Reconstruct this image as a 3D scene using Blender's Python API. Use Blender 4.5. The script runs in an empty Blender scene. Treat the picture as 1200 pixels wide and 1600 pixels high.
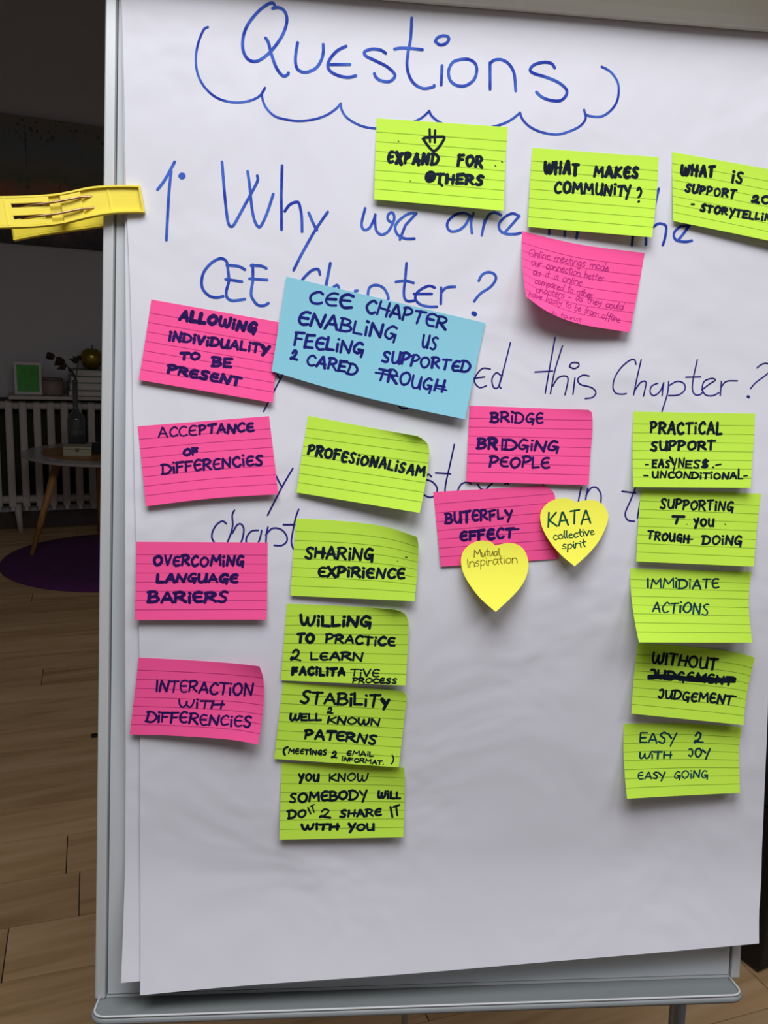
import bpy, bmesh, math, random
from mathutils import Matrix, Vector, noise

# ------------------------------------------------------------------ camera, light, exposure
scene = bpy.context.scene
COL = scene.collection
CAM_H = 1.25
cam_data = bpy.data.cameras.new("camera"); cam = bpy.data.objects.new("camera", cam_data); COL.objects.link(cam)
CX, CY, CZ = Vector((0.912462, -0.406174, 0.049347)), Vector((-0.041164, -0.211124, -0.976592)), Vector((0.407085, 0.889072, -0.209362))
cam.matrix_world = Matrix(((CX.x, -CY.x, -CZ.x, 0), (CX.y, -CY.y, -CZ.y, 0), (CX.z, -CY.z, -CZ.z, CAM_H), (0, 0, 0, 1)))
cam_data.sensor_fit = 'VERTICAL'; cam_data.sensor_height = 36.0; cam_data.lens = 1294 / 1600 * 36
cam_data.clip_start = 0.02
scene.camera = cam
scene.view_settings.view_transform = 'Standard'; scene.view_settings.look = 'None'
scene.view_settings.gamma = 1.0; scene.view_settings.exposure = 0.12; scene.view_settings.use_curve_mapping = False

world = bpy.data.worlds.new("world"); scene.world = world; world.use_nodes = True
world.node_tree.nodes["Background"].inputs[0].default_value = (0.75, 0.8, 1.0, 1)
world.node_tree.nodes["Background"].inputs[1].default_value = 0.03

def area(name, loc, target, sx, sy, power, color, spread=180):
    l = bpy.data.lights.new(name, 'AREA'); l.shape = 'RECTANGLE'; l.size = sx; l.size_y = sy
    l.energy = power; l.color = color; l.spread = math.radians(spread)
    o = bpy.data.objects.new(name, l); COL.objects.link(o); o.location = loc
    o.rotation_euler = (Vector(target) - Vector(loc)).to_track_quat('-Z', 'Y').to_euler()
    return o
LAMP_A = area("ceiling_lamp_light", (-0.05, 0.04, 2.42), (-0.05, 0.041, 0), 1.2, 0.85, 27, (0.96, 0.97, 1.0))
LAMP_B = area("side_lamp_light", (1.3, -0.9, 2.62), (1.3, -0.899, 0), 1.0, 1.0, 16, (0.96, 0.96, 1.0))

# ------------------------------------------------------------------ helpers
def lin(c):
    if isinstance(c, str): c = [int(c[i:i + 2], 16) / 255 for i in (0, 2, 4)]
    return tuple(x / 12.92 if x <= 0.04045 else ((x + 0.055) / 1.055) ** 2.4 for x in c) + (1,)

MATS = {}
def mat(name, col, rough=0.5, metal=0.0, bump=0.0, bscale=60.0, var=0.0, vscale=8.0, spec=0.5):
    if name in MATS: return MATS[name]
    m = bpy.data.materials.new(name); m.use_nodes = True; nt = m.node_tree; b = nt.nodes["Principled BSDF"]
    b.inputs["Base Color"].default_value = lin(col); b.inputs["Roughness"].default_value = rough
    b.inputs["Metallic"].default_value = metal; b.inputs["Specular IOR Level"].default_value = spec
    tc = nt.nodes.new("ShaderNodeTexCoord")
    if var:
        n = nt.nodes.new("ShaderNodeTexNoise"); n.inputs["Scale"].default_value = vscale; n.inputs["Detail"].default_value = 4
        nt.links.new(tc.outputs["Object"], n.inputs["Vector"])
        hs = nt.nodes.new("ShaderNodeHueSaturation"); hs.inputs["Color"].default_value = lin(col)
        mr = nt.nodes.new("ShaderNodeMapRange"); mr.inputs["To Min"].default_value = 1 - var; mr.inputs["To Max"].default_value = 1 + var
        nt.links.new(n.outputs["Fac"], mr.inputs["Value"]); nt.links.new(mr.outputs[0], hs.inputs["Value"])
        nt.links.new(hs.outputs[0], b.inputs["Base Color"])
    if bump:
        n2 = nt.nodes.new("ShaderNodeTexNoise"); n2.inputs["Scale"].default_value = bscale; n2.inputs["Detail"].default_value = 5
        nt.links.new(tc.outputs["Object"], n2.inputs["Vector"])
        bp = nt.nodes.new("ShaderNodeBump"); bp.inputs["Strength"].default_value = 1.0; bp.inputs["Distance"].default_value = bump
        nt.links.new(n2.outputs["Fac"], bp.inputs["Height"]); nt.links.new(bp.outputs[0], b.inputs["Normal"])
    MATS[name] = m
    return m

def obj(name, data, material=None, parent=None, smooth=False):
    """bmesh or (verts, faces) -> one linked mesh object"""
    me = bpy.data.meshes.new(name)
    if isinstance(data, bmesh.types.BMesh): data.to_mesh(me); data.free()
    else: me.from_pydata(data[0], [], data[1])
    me.update()
    if smooth:
        for p in me.polygons: p.use_smooth = True
    if material: me.materials.append(material)
    o = bpy.data.objects.new(name, me); COL.objects.link(o)
    if parent: o.parent = parent
    return o

def tag(o, label=None, cat=None, group=None, kind=None):
    if label: o["label"] = label
    if cat: o["category"] = cat
    if group: o["group"] = group
    if kind: o["kind"] = kind
    return o

def empty(name, loc=(0, 0, 0), rz=0.0, mw=None):
    o = bpy.data.objects.new(name, None); COL.objects.link(o); o.empty_display_size = 0.05
    if mw is not None: o.matrix_world = mw
    else: o.location = loc; o.rotation_euler = (0, 0, rz)
    return o

def box(bm, x0, x1, y0, y1, z0, z1, bev=0.0, M=None):
    r = bmesh.ops.create_cube(bm, size=1.0); vs = r["verts"]
    for v in vs: v.co = Vector((x0 + (v.co.x + .5) * (x1 - x0), y0 + (v.co.y + .5) * (y1 - y0), z0 + (v.co.z + .5) * (z1 - z0)))
    if bev:
        es = list({e for v in vs for e in v.link_edges})
        rb = bmesh.ops.bevel(bm, geom=es, offset=bev, segments=2, affect='EDGES', profile=0.5)
        vs = list({v for f in rb["faces"] for v in f.verts} | {v for v in vs if v.is_valid})
    if M is not None: bmesh.ops.transform(bm, matrix=M, verts=[v for v in vs if v.is_valid])
    return bm
def bx(*a, **k): return box(bmesh.new(), *a, **k)

def tube(bm, pts, rad, seg=10, cap=True):
    """round tube through pts; rad a number or one per point"""
    pts = [Vector(p) for p in pts]; n = len(pts)
    rad = [rad] * n if isinstance(rad, (int, float)) else rad
    rings = []; ref = None
    for i, p in enumerate(pts):
        t = (pts[min(i + 1, n - 1)] - pts[max(i - 1, 0)]).normalized()
        if ref is None: ref = t.orthogonal().normalized()
        ref = (ref - t * ref.dot(t)).normalized(); bi = t.cross(ref)
        rings.append([bm.verts.new(p + (ref * math.cos(2 * math.pi * k / seg) + bi * math.sin(2 * math.pi * k / seg)) * rad[i]) for k in range(seg)])
    for a, b in zip(rings, rings[1:]):
        for k in range(seg): bm.faces.new((a[k], a[(k + 1) % seg], b[(k + 1) % seg], b[k]))
    if cap: bm.faces.new(rings[0][::-1]); bm.faces.new(rings[-1])
    return bm

def lathe(bm, prof, seg=24, c=(0, 0, 0)):
    rings = []
    for r, z in prof:
        if r < 1e-6: rings.append([bm.verts.new((c[0], c[1], c[2] + z))])
        else: rings.append([bm.verts.new((c[0] + r * math.cos(2 * math.pi * k / seg), c[1] + r * math.sin(2 * math.pi * k / seg), c[2] + z)) for k in range(seg)])
    for a, b in zip(rings, rings[1:]):
        for k in range(seg):
            j = (k + 1) % seg
            if len(a) == 1 and len(b) == 1: continue
            if len(a) == 1: bm.faces.new((a[0], b[k], b[j]))
            elif len(b) == 1: bm.faces.new((a[k], a[j], b[0]))
            else: bm.faces.new((a[k], a[j], b[j], b[k]))
    bmesh.ops.recalc_face_normals(bm, faces=bm.faces)
    return bm

# board frame: u right, v up, w towards the reader (unit metres inside the frame)
BU, BV, BN = Vector((0.946195, -0.323533, 0.006385)), Vector((0.045752, 0.153284, 0.987122)), Vector((-0.320345, -0.933719, 0.159839))
BO = Vector((0.334624, 0.730817, 1.077904))
BOARD = Matrix(((BU.x, BV.x, BN.x, BO.x), (BU.y, BV.y, BN.y, BO.y), (BU.z, BV.z, BN.z, BO.z), (0, 0, 0, 1)))
def on_board(u, v, w=0.0): return BOARD @ Matrix.Translation((u / 1000, v / 1000, w / 1000))   # mm

def sheet_w(u, v):
    """height of the front sheet above the board plane, mm (u right, v up, mm)"""
    t = max(0.0, (-v - 345.0) / 140.0)
    r = max(0.0, (u - 330.0) / 90.0) * max(0.0, (-v - 380.0) / 100.0)
    return (3.4 + 30.0 * t ** 1.6 + 14.0 * math.exp(-((v + 50.0) / 180.0) ** 2) + 0.7 * math.sin(u / 83.0 + v / 140.0) * math.sin(v / 97.0 + 1.0)
            + 0.5 * math.sin(u / 47.0 - v / 61.0) + 2.5 * r)

def catmull(pts, n=6):
    out = []
    m = len(pts)
    for i in range(m - 1):
        p0 = pts[max(i - 1, 0)]; p1 = pts[i]; p2 = pts[i + 1]; p3 = pts[min(i + 2, m - 1)]
        for k in range(n):
            t = k / n
            out.append(tuple(0.5 * (2 * b + (c - a) * t + (2 * a - 5 * b + 4 * c - d) * t * t + (3 * b - a - 3 * c + d) * t ** 3)
                             for a, b, c, d in zip(p0, p1, p2, p3)))
    out.append(tuple(pts[-1]))
    return out

class Edge:
    """smooth curve through points, walked by arc length 0..1"""
    def __init__(self, pts):
        self.p = catmull(pts, 8) if len(pts) > 2 else [tuple(q) for q in pts]
        self.d = [0.0]
        for a, b in zip(self.p, self.p[1:]): self.d.append(self.d[-1] + math.dist(a, b))
    def __call__(self, s):
        x = s * self.d[-1]
        for i in range(len(self.p) - 1):
            if x <= self.d[i + 1] or i == len(self.p) - 2:
                f = (x - self.d[i]) / max(self.d[i + 1] - self.d[i], 1e-9)
                a, b = self.p[i], self.p[i + 1]
                return (a[0] + (b[0] - a[0]) * f, a[1] + (b[1] - a[1]) * f)

class NoteSurface:
    """sticky note as a Coons patch: s runs right, t runs down; lifts in mm (top right, bottom right, bottom left)"""
    def __init__(self, T, R, B, L, lift, base):
        self.T, self.R, self.B, self.L = Edge(T), Edge(R), Edge(B), Edge(L)
        self.lift, self.base = lift, base
    def uv(self, s, t):
        a, b, l, r = self.T(s), self.B(s), self.L(t), self.R(t)
        p00, p10, p01, p11 = self.T(0), self.T(1), self.B(0), self.B(1)
        return tuple((1 - t) * a[i] + t * b[i] + (1 - s) * l[i] + s * r[i]
                     - ((1 - s) * (1 - t) * p00[i] + s * (1 - t) * p10[i] + (1 - s) * t * p01[i] + s * t * p11[i]) for i in (0, 1))
    def h(self, s, t):
        tr, br, bl = self.lift
        s = max(0.0, s); t = max(0.0, t)
        return self.base + tr * s ** 4 * (1 - t) ** 2 + t ** 1.8 * (bl * (1 - s) + br * s)
    def __call__(self, s, t):
        u, v = self.uv(s, t)
        return (u, v, sheet_w(u, v) + self.h(s, t))
NOTES = [
  {'c': 'green', 'ink': 'navy', 'T': [(-18.16, 379.52), (110.18, 379.1)], 'R': [(110.18, 379.1), (106.79, 295.74)], 'B': [(-18.99, 300.74), (106.79, 295.74)], 'L': [(-18.16, 379.52), (-18.99, 300.74)], 'lift': (0.0, 10.35, 5.75), 'base': 0.35, 'label': 'green lined sticky note reading EXPAND FOR OTHERS under a small down arrow', 'ink_strokes': '~3.07 136,397 118,397 105,430 101,490 112,524 134,511|3.25 100,464 131,452|4.29 162,400 198,534|3.90 201,407 161,529|3.23 227,516 231,399|~3.66 223,406 247,394 264,414 249,449 230,466|3.28 289,520 313,398 318,400 331,529|4.24 299,482 331,479|3.82 358,512 368,392 396,506 405,391|3.24 430,511 439,385|~3.12 431,382 457,384 480,423 472,476 453,503 426,511|3.44 633,497 642,372|2.91 634,378 675,367|3.08 638,430 667,423|~3.30 726,376 705,392 700,448 716,492 738,470 750,413 736,375 722,374|3.60 770,493 781,374|~2.97 772,378 799,370 816,398 802,427 778,438|3.49 790,435 817,499|~3.66 428,609 402,632 395,686 414,721 443,699 456,644 441,612 423,610|2.95 474,625 530,618|3.28 500,621 494,731|3.98 550,724 554,625|3.04 597,723 602,622|3.01 553,674 609,671|3.34 635,613 631,718|4.05 633,615 679,603|3.03 632,667 669,661|3.96 630,716 673,711|3.61 701,716 708,609|~3.64 694,614 729,609 750,629 734,659 705,671|2.91 720,666 755,712|~3.53 830,612 812,601 791,627 802,652 821,670 814,702 798,714 779,706|2.37 403,90 411,240|2.37 445,100 447,242|~2.71 367,196 481,171 518,187 444,346 356,208|~3.05 415,609 419,682 436,669 444,610|2.71 504,629 496,724 517,759|1.19 969,408 975,418|1.02 920,461 925,469|0.85 169,258 174,263|0.85 271,733 273,737'},
  {'c': 'green', 'ink': 'navy', 'T': [(135.52, 361.17), (264.31, 360.38)], 'R': [(264.31, 360.38), (262.49, 321.89), (256.03, 277.88)], 'B': [(132.84, 283.54), (256.03, 277.88)], 'L': [(135.52, 361.17), (132.84, 283.54)], 'lift': (0.0, 11.5, 4.6), 'base': 0.35, 'label': 'green lined sticky note reading WHAT MAKES COMMUNITY? above the note in small pink handwriting', 'ink_strokes': '~3.62 109,168 111,259 123,302 133,258 139,197|~3.77 140,198 140,261 148,298 161,260 171,165|3.38 193,301 193,155|2.88 228,295 230,147|2.83 192,224 237,218|3.86 258,282 282,139 288,138 301,281|3.52 266,233 299,233|2.96 326,169 370,166|3.89 347,169 345,296|2.96 498,293 509,175 531,247 559,176 563,292|3.82 588,281 611,165 616,169 638,284|3.64 596,243 634,245|3.75 662,282 670,165|3.21 707,160 668,230 706,273|~3.83 775,158 757,153 739,184 736,239 748,275 773,266|3.83 736,213 768,209|~3.60 839,157 823,146 808,170 816,200 832,225 830,260 815,266 799,252|~2.68 243,426 228,402 206,437 198,482 209,529 230,534 242,519|~3.29 291,391 271,420 268,482 284,522 310,502 316,436 301,399 283,400|2.91 339,518 344,393 372,467 396,394 409,518|2.78 428,517 436,392 463,469 485,392 495,515|~2.49 522,379 520,474 532,513 553,494 562,448 566,383|3.10 567,381 564,513|2.97 588,514 593,393 632,509 640,392|2.78 668,495 666,415|3.07 665,372 670,372|3.25 694,394 744,385|2.76 721,385 713,508|3.10 742,387 761,441|2.72 787,372 762,542|~2.44 845,423 856,387 875,428 870,478 858,508|2.62 861,566 864,561'},
  {'c': 'green', 'ink': 'navy', 'T': [(277.97, 366.29), (412.0, 352.6)], 'R': [(412.0, 352.6), (409.63, 277.61)], 'B': [(280.15, 297.12), (409.63, 277.61)], 'L': [(277.97, 366.29), (280.15, 297.12)], 'lift': (0.0, 10.35, 4.6), 'base': 0.35, 'label': 'green lined sticky note at the right picture edge beginning WHAT IS SUPPORT', 'ink_strokes': '~3.49 79,169 74,267 86,301 100,259 105,200|~3.53 105,201 101,263 111,295 125,252 136,155|2.94 153,278 160,135|3.36 188,279 197,132|3.35 157,202 202,200|3.42 218,267 246,121 249,122 261,260|3.37 228,218 261,212|3.26 292,119 334,99|3.65 310,110 303,246|3.01 476,274 483,174|3.11 484,122 489,123|~2.70 556,124 541,117 521,142 528,185 545,206 541,252 523,267 507,247|~2.79 146,433 134,421 117,445 123,469 135,490 127,524 116,529 103,518|~2.85 170,414 161,495 167,528 186,514 200,461 209,402|2.30 210,401 196,518|2.57 216,524 229,424|~2.89 221,427 243,417 258,439 242,469 224,484|2.47 272,515 285,405|~2.42 277,409 300,399 314,425 299,458 278,470|~2.25 361,400 341,426 334,478 345,512 366,491 378,445 368,407 355,405|2.66 393,499 409,391|~2.90 398,399 426,388 440,408 425,437 401,453|2.55 413,443 436,491|2.40 467,382 510,376|2.81 487,380 471,496|~3.15 646,427 663,402 678,407 676,441 650,482 636,493 639,479 656,484|3.37 651,484 687,490|~2.90 751,378 724,402 717,450 739,481 772,452 782,407 767,381 746,381|2.02 148,702 168,697|~2.96 263,677 252,668 236,692 239,712 249,734 245,762 232,769 220,761|2.51 280,678 319,674|2.91 299,671 286,768|~2.99 362,660 343,684 334,729 345,764 365,743 379,693 369,666 359,663|2.30 390,755 401,662|~2.97 393,669 417,662 432,677 419,701 396,713|2.20 407,708 427,751|2.39 461,652 469,697|2.77 496,649 454,786|2.33 511,655 551,646|2.71 530,650 518,747|3.01 571,646 558,744|2.31 571,646 604,635|2.97 566,694 590,686|2.78 559,744 591,738|2.48 620,644 610,741 639,740|2.47 671,639 659,730 688,720|2.69 712,729 718,671|2.45 721,631 725,634|2.33 737,720 752,625 772,722 790,625|~2.86 843,635 827,628 808,664 803,697 817,713 833,682|2.76 821,675 839,679 828,731'},
  {'c': 'pink', 'ink': 'thin', 'T': [(128.58, 280.49), (187.14, 270.42), (253.86, 265.42)], 'R': [(253.86, 265.42), (246.97, 225.29), (237.71, 184.53)], 'B': [(127.24, 210.91), (150.81, 197.88), (183.91, 188.86), (237.71, 184.53)], 'L': [(128.58, 280.49), (127.24, 210.91)], 'lift': (0.0, 9.2, 27.599999999999998), 'base': 0.35, 'label': 'pink lined sticky note covered in faint small cursive pen, curling off the sheet', 'ink_strokes': '~0.68 94,211 72,239 62,293 74,331 98,300 111,245 104,213 89,210|0.89 119,246 109,318|~0.77 114,274 132,247 142,266 137,309|~0.78 161,196 152,268 153,306|~0.70 170,244 166,279 167,298|0.84 172,219 173,211|0.82 183,232 176,297|~0.76 178,261 196,231 205,250 204,291|~0.69 214,253 238,239 234,220 219,241 219,285 241,267|0.72 281,225 277,281|~0.76 282,242 295,219 305,238 299,278|~0.87 303,243 318,218 328,235 327,273|~0.74 336,234 358,223 353,203 339,224 341,266 361,251|~0.68 367,242 389,231 384,215 372,227 374,267 394,262|~0.69 415,176 408,239 415,267|0.72 401,214 424,209|~0.87 432,214 429,248 430,272|0.78 433,190 434,189|0.68 445,207 439,263|~0.89 442,230 457,205 468,225 466,261|~0.71 501,218 485,211 475,251 489,262 502,218 494,295 472,301|~0.80 536,214 524,203 516,222 529,246 523,262 508,259|0.66 576,214 574,267|~0.82 574,230 589,211 596,231 593,271|~0.81 598,229 614,212 622,234 621,272|~0.71 646,209 631,223 631,257 642,264 656,249 654,221 646,212|~0.72 691,231 676,218 664,254 678,275 694,236|~0.71 701,180 693,235 694,277|~0.84 703,254 724,244 718,224 707,244 708,281 728,267|~0.74 104,369 89,389 84,426 93,439 111,409 114,376 106,367|~0.84 123,374 116,428 128,431 148,365|0.81 148,369 142,433|0.72 159,355 149,425|~0.70 153,390 166,357 178,359|~0.84 239,358 229,348 213,386 216,415 234,402|~0.89 260,345 247,362 241,397 252,404 267,384 269,353 259,348|0.66 280,350 273,401|~0.71 276,370 292,352 301,369 299,405|0.89 315,341 306,398|~0.80 310,368 326,339 335,357 332,395|~0.89 344,364 365,350 362,330 347,352 347,388 367,379|~0.80 401,346 389,337 376,366 380,393 396,386|~0.84 422,292 413,356 418,387|0.83 408,328 430,321|~0.69 435,341 431,374 431,395|0.70 437,315 438,309|~0.67 459,338 446,353 441,384 452,392 467,376 468,348 460,337|0.87 478,342 473,397|~0.83 475,362 490,339 500,362 498,393|~0.89 546,300 538,388 551,398 562,369 552,346 540,364|~0.67 569,379 590,369 587,353 573,368 573,404 591,403|~0.66 614,325 606,387 613,414|0.83 601,353 622,358|~0.66 641,322 634,380 638,407|0.88 627,354 649,349|~0.81 651,383 672,374 668,356 655,372 656,406 674,401|0.74 684,360 679,415|~0.65 681,387 691,361 703,365|~0.89 134,504 113,506 97,553 106,576 130,513|~0.87 134,499 127,542 130,565|~0.89 168,504 157,497 147,516 159,535 151,557 135,557|~0.71 214,480 209,517 210,533|0.76 217,457 218,452|~0.80 242,431 230,497 235,525|0.80 225,470 249,464|~0.66 288,469 284,503 285,524|0.80 291,445 292,440|~0.68 323,463 313,453 302,469 316,490 308,511 292,511|~0.70 378,451 363,470 360,501 372,507 387,490 388,458 378,450|0.80 402,451 394,505|~0.69 398,474 415,452 425,469 422,509|~0.88 445,417 436,475 438,503|~0.81 454,455 450,483 452,500|0.82 456,436 457,435|0.70 467,451 460,501|~0.88 462,469 478,450 490,469 487,501|~0.72 498,482 520,468 516,454 501,472 502,506 524,494|~0.87 141,630 131,627 113,660 115,696 134,673|~0.82 161,614 146,636 142,671 150,676 167,653 169,619 161,614|0.88 182,610 173,672|~0.82 178,631 192,609 200,625 193,662|~0.72 197,626 212,605 219,623 216,659|0.71 231,602 214,698|~0.84 229,619 244,600 249,623 233,658 224,652|~0.82 284,591 269,588 256,625 263,642 284,598|~0.79 287,582 280,623 281,639|0.65 296,585 286,643|~0.71 289,618 301,588 311,592|~0.88 313,616 333,606 332,588 318,607 315,642 334,635|~0.71 368,588 356,582 342,615 353,634 370,597|~0.87 381,544 369,598 367,633|~0.86 423,536 413,601 416,629|0.79 409,572 428,567|~0.69 446,578 433,591 429,621 438,628 451,611 453,586 445,579|~0.68 503,581 492,591 488,623 498,632 511,614 512,590 504,578|~0.81 536,544 528,602 532,628|0.89 524,577 542,576|0.84 552,542 541,632|~0.89 545,602 559,580 566,600 563,636|~0.85 575,612 595,608 592,588 578,605 578,639 597,634|0.90 607,591 600,643|~0.82 603,619 613,597 625,597|~0.90 151,753 138,749 120,788 123,817 144,792|0.70 169,697 148,807|~0.71 154,775 175,730 184,743 180,785|~0.72 228,712 210,714 193,759 202,775 225,726|~0.83 230,706 221,753 222,771|0.67 241,706 224,803|~0.86 237,722 255,696 262,723 244,761 233,752|~0.71 288,656 276,722 283,748|0.79 271,697 294,687|~0.88 296,717 321,695 318,675 302,703 301,740 322,725|0.80 334,684 326,741|~0.69 329,710 342,681 355,679|~0.85 382,677 372,673 361,694 376,706 368,727 352,728|0.89 419,692 441,693|~0.71 512,660 493,655 482,692 491,711 510,667|~0.84 514,654 508,694 512,706|~0.88 543,667 532,661 523,675 537,693 530,712 516,708|~0.69 595,631 588,692 596,715|0.71 582,661 605,663|0.77 617,625 606,716|~0.71 610,685 626,659 636,677 633,712|~0.83 644,690 666,689 662,670 648,685 650,718 670,715|~0.86 679,669 681,700 704,683|~0.69 708,666 699,720 681,749|~0.87 773,689 762,682 748,702 755,729 773,722|~0.86 795,684 782,692 781,720 792,733 807,722 807,695 795,686|~0.66 819,677 816,717 830,731 844,679|0.79 845,680 845,728|~0.81 859,646 854,709 859,733|~0.89 896,688 878,682 869,715 883,734 898,698|~0.73 905,646 899,700 901,732|0.68 55,852 26,977|~0.63 34,939 57,893 65,906 57,947|~0.62 111,855 94,862 74,909 82,927 108,869|~0.70 113,850 102,896 102,913|0.70 124,845 117,910 150,838|~0.84 149,866 171,850 170,831 152,860 150,891 170,876|~0.62 211,845 233,834 231,816 217,832 214,869 232,858|~0.75 274,805 257,803 242,841 248,862 272,816|~0.62 275,801 266,838 266,860|~0.81 302,808 293,799 284,813 294,834 285,853 272,848|~0.84 314,789 308,821 306,843|0.75 318,767 319,761|~0.74 334,750 319,820 319,848|~0.74 340,784 336,818 358,799|~0.61 364,780 350,835 327,876|~0.66 415,742 401,809 405,833|0.67 399,778 419,774|~0.71 434,783 420,797 416,827 427,836 441,816 442,791 434,779|~0.70 489,760 476,833 488,844 501,817 494,795 480,812|~0.78 509,810 528,805 526,788 513,804 511,838 530,831|~0.62 592,775 586,767 577,807 566,869|0.79 569,803 588,804|0.85 596,798 586,847|~0.75 591,824 602,798 613,804|~0.83 631,807 619,819 615,844 624,853 639,841 640,816 631,808|0.69 652,813 643,861|~0.83 650,829 663,819 670,835 663,861|~0.66 670,834 685,820 691,835 688,867|~0.60 741,824 728,837 725,864 736,878 750,859 750,837 741,828|~0.64 784,794 777,790 770,830 761,900|0.61 760,831 781,826|~0.83 809,801 801,799 795,838 785,905|0.83 785,837 806,838|~0.81 819,807 811,863 812,891|~0.67 828,848 824,875 825,895|0.77 829,826 831,822|0.75 840,837 832,889|~0.69 836,857 851,839 860,857 860,891|~0.64 869,867 888,866 885,850 871,862 872,896 892,893|~0.75 275,978 269,1002 270,1015|0.73 278,958 280,954|0.76 286,971 277,1014|~0.58 282,988 301,967 310,980 307,1007|~0.78 370,929 359,974 365,991|0.66 354,958 378,947|~0.68 397,943 382,958 378,979 391,983 408,968 408,947 398,943|~0.68 420,946 415,973 426,981 446,943|0.57 447,945 443,980|0.68 454,946 447,981|~0.58 449,961 460,945 474,948|~0.72 483,937 479,960 480,974|0.63 485,921 486,921|~0.62 517,942 505,937 495,948 508,962 501,974 485,971|~0.64 537,910 528,954 534,974|0.79 521,936 545,935'},
  {'c': 'blue', 'ink': 'indigo', 'T': [(-101.03, 224.24), (94.4, 188.62)], 'R': [(94.4, 188.62), (74.23, 92.99)], 'B': [(-112.85, 132.7), (-50.16, 116.57), (28.34, 100.73), (74.23, 92.99)], 'L': [(-101.03, 224.24), (-112.85, 132.7)], 'lift': (0.0, 9.2, 4.6), 'base': 1.6, 'label': 'blue sticky note reading CEE CHAPTER ENABLING US FEELING SUPPORTED, the only blue one', 'ink_strokes': '~2.51 187,92 169,78 139,112 130,161 144,200 171,198 189,178|~2.20 260,56 236,57 213,98 208,152 227,184 260,171|2.96 209,129 254,112|~2.97 334,42 307,37 281,71 278,133 298,173 335,154|2.47 280,106 324,94|~2.61 452,55 437,39 417,69 408,114 421,159 437,167 452,148|2.27 464,161 472,27|2.43 509,163 515,28|2.17 470,90 520,101|2.80 527,154 550,30 557,32 578,149|2.52 534,114 571,114|2.41 592,156 597,27|~2.34 589,38 614,26 633,56 617,93 595,102|2.43 650,39 700,32|2.46 674,31 665,156|~2.28 750,36 730,32 712,59 710,113 723,150 750,149|2.82 710,88 743,89|2.66 764,154 768,41|~2.29 758,45 790,36 807,60 794,94 768,102|3.04 779,101 810,155|~2.83 142,309 121,311 101,346 95,410 111,444 140,427|3.07 96,379 136,371|2.94 153,434 162,309 202,423 217,293|2.84 224,425 254,283 257,278 283,407|2.66 235,372 277,360|2.54 300,410 304,282|~2.20 295,282 327,280 344,301 324,339 306,342|~2.52 304,342 337,340 353,370 330,401 293,407|2.26 367,280 366,397 408,393|2.54 427,391 426,308|3.05 424,253 430,257|2.95 448,387 451,260 499,376 503,249|~2.37 573,253 551,243 526,293 524,350 548,372 567,323|2.21 549,316 574,320 570,397|~2.29 712,255 714,340 722,377 734,361 739,315 741,248|2.23 741,249 741,378|~2.21 783,259 772,253 760,276 767,306 779,330 777,365 768,377 757,370|2.59 91,670 92,542|2.84 88,543 129,525|2.19 93,599 122,591|2.94 146,533 142,667|2.86 146,538 182,521|2.33 144,601 175,585|2.66 143,662 181,649|~2.63 236,528 218,526 201,553 197,610 212,646 236,634|3.06 199,588 229,578|2.96 250,504 249,625 284,615|2.70 302,618 301,544|2.30 300,498 304,497|2.63 321,621 322,503 362,604 369,486|~2.94 423,490 406,480 386,526 387,573 406,586 422,550|2.77 406,549 429,546 425,614|~2.74 563,513 549,505 537,526 544,552 558,566 558,599 546,608 533,603|~2.48 580,490 581,571 591,600 607,581 614,539 614,479|2.90 615,482 617,594|2.85 631,587 632,478|~2.95 626,484 647,470 663,491 649,531 634,544|2.70 678,587 682,477|~2.25 675,486 696,468 712,492 698,527 681,539|~2.24 744,473 727,494 725,540 742,576 760,551 765,504 752,474 738,474|3.04 783,559 781,455|~2.58 774,462 797,448 812,467 801,494 782,514|2.37 792,505 818,546|2.39 831,455 871,442|2.67 849,446 848,548|~2.78 915,441 901,442 887,472 886,518 897,540 917,530|2.98 885,500 912,491|2.54 930,534 934,423|~2.70 926,426 951,423 971,458 966,504 950,529 925,532|~2.73 89,756 97,725 107,733 104,765 94,802 84,821 87,803 97,805|2.74 94,809 115,810|~2.21 205,740 191,723 174,749 168,790 176,821 191,828 204,813|2.91 216,818 240,713 244,711 258,817|2.60 224,782 258,780|2.65 275,809 279,699|~2.74 272,708 296,698 310,721 299,751 277,762|2.20 290,756 315,810|2.93 331,703 327,806|3.07 329,711 362,697|2.76 328,757 355,749|2.40 327,802 361,797|2.32 374,810 383,706|~2.50 373,709 400,706 419,745 412,787 394,809 369,811|2.80 528,691 572,689|2.37 550,687 542,798|3.01 580,794 582,675|~2.20 576,674 600,666 618,697 605,726 583,742|3.04 593,736 624,795|~2.47 666,662 645,690 640,747 657,790 680,764 686,702 675,667 661,664|~2.25 701,676 702,757 713,795 733,785 738,734 742,676|2.20 742,678 744,796|~2.48 796,682 781,670 761,714 762,764 780,781 796,750|2.28 781,740 800,739 796,815|2.80 818,776 824,664|2.86 857,776 861,658|2.67 820,724 866,723|2.01 511,734 624,718|1.81 831,750 879,751'},
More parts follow.
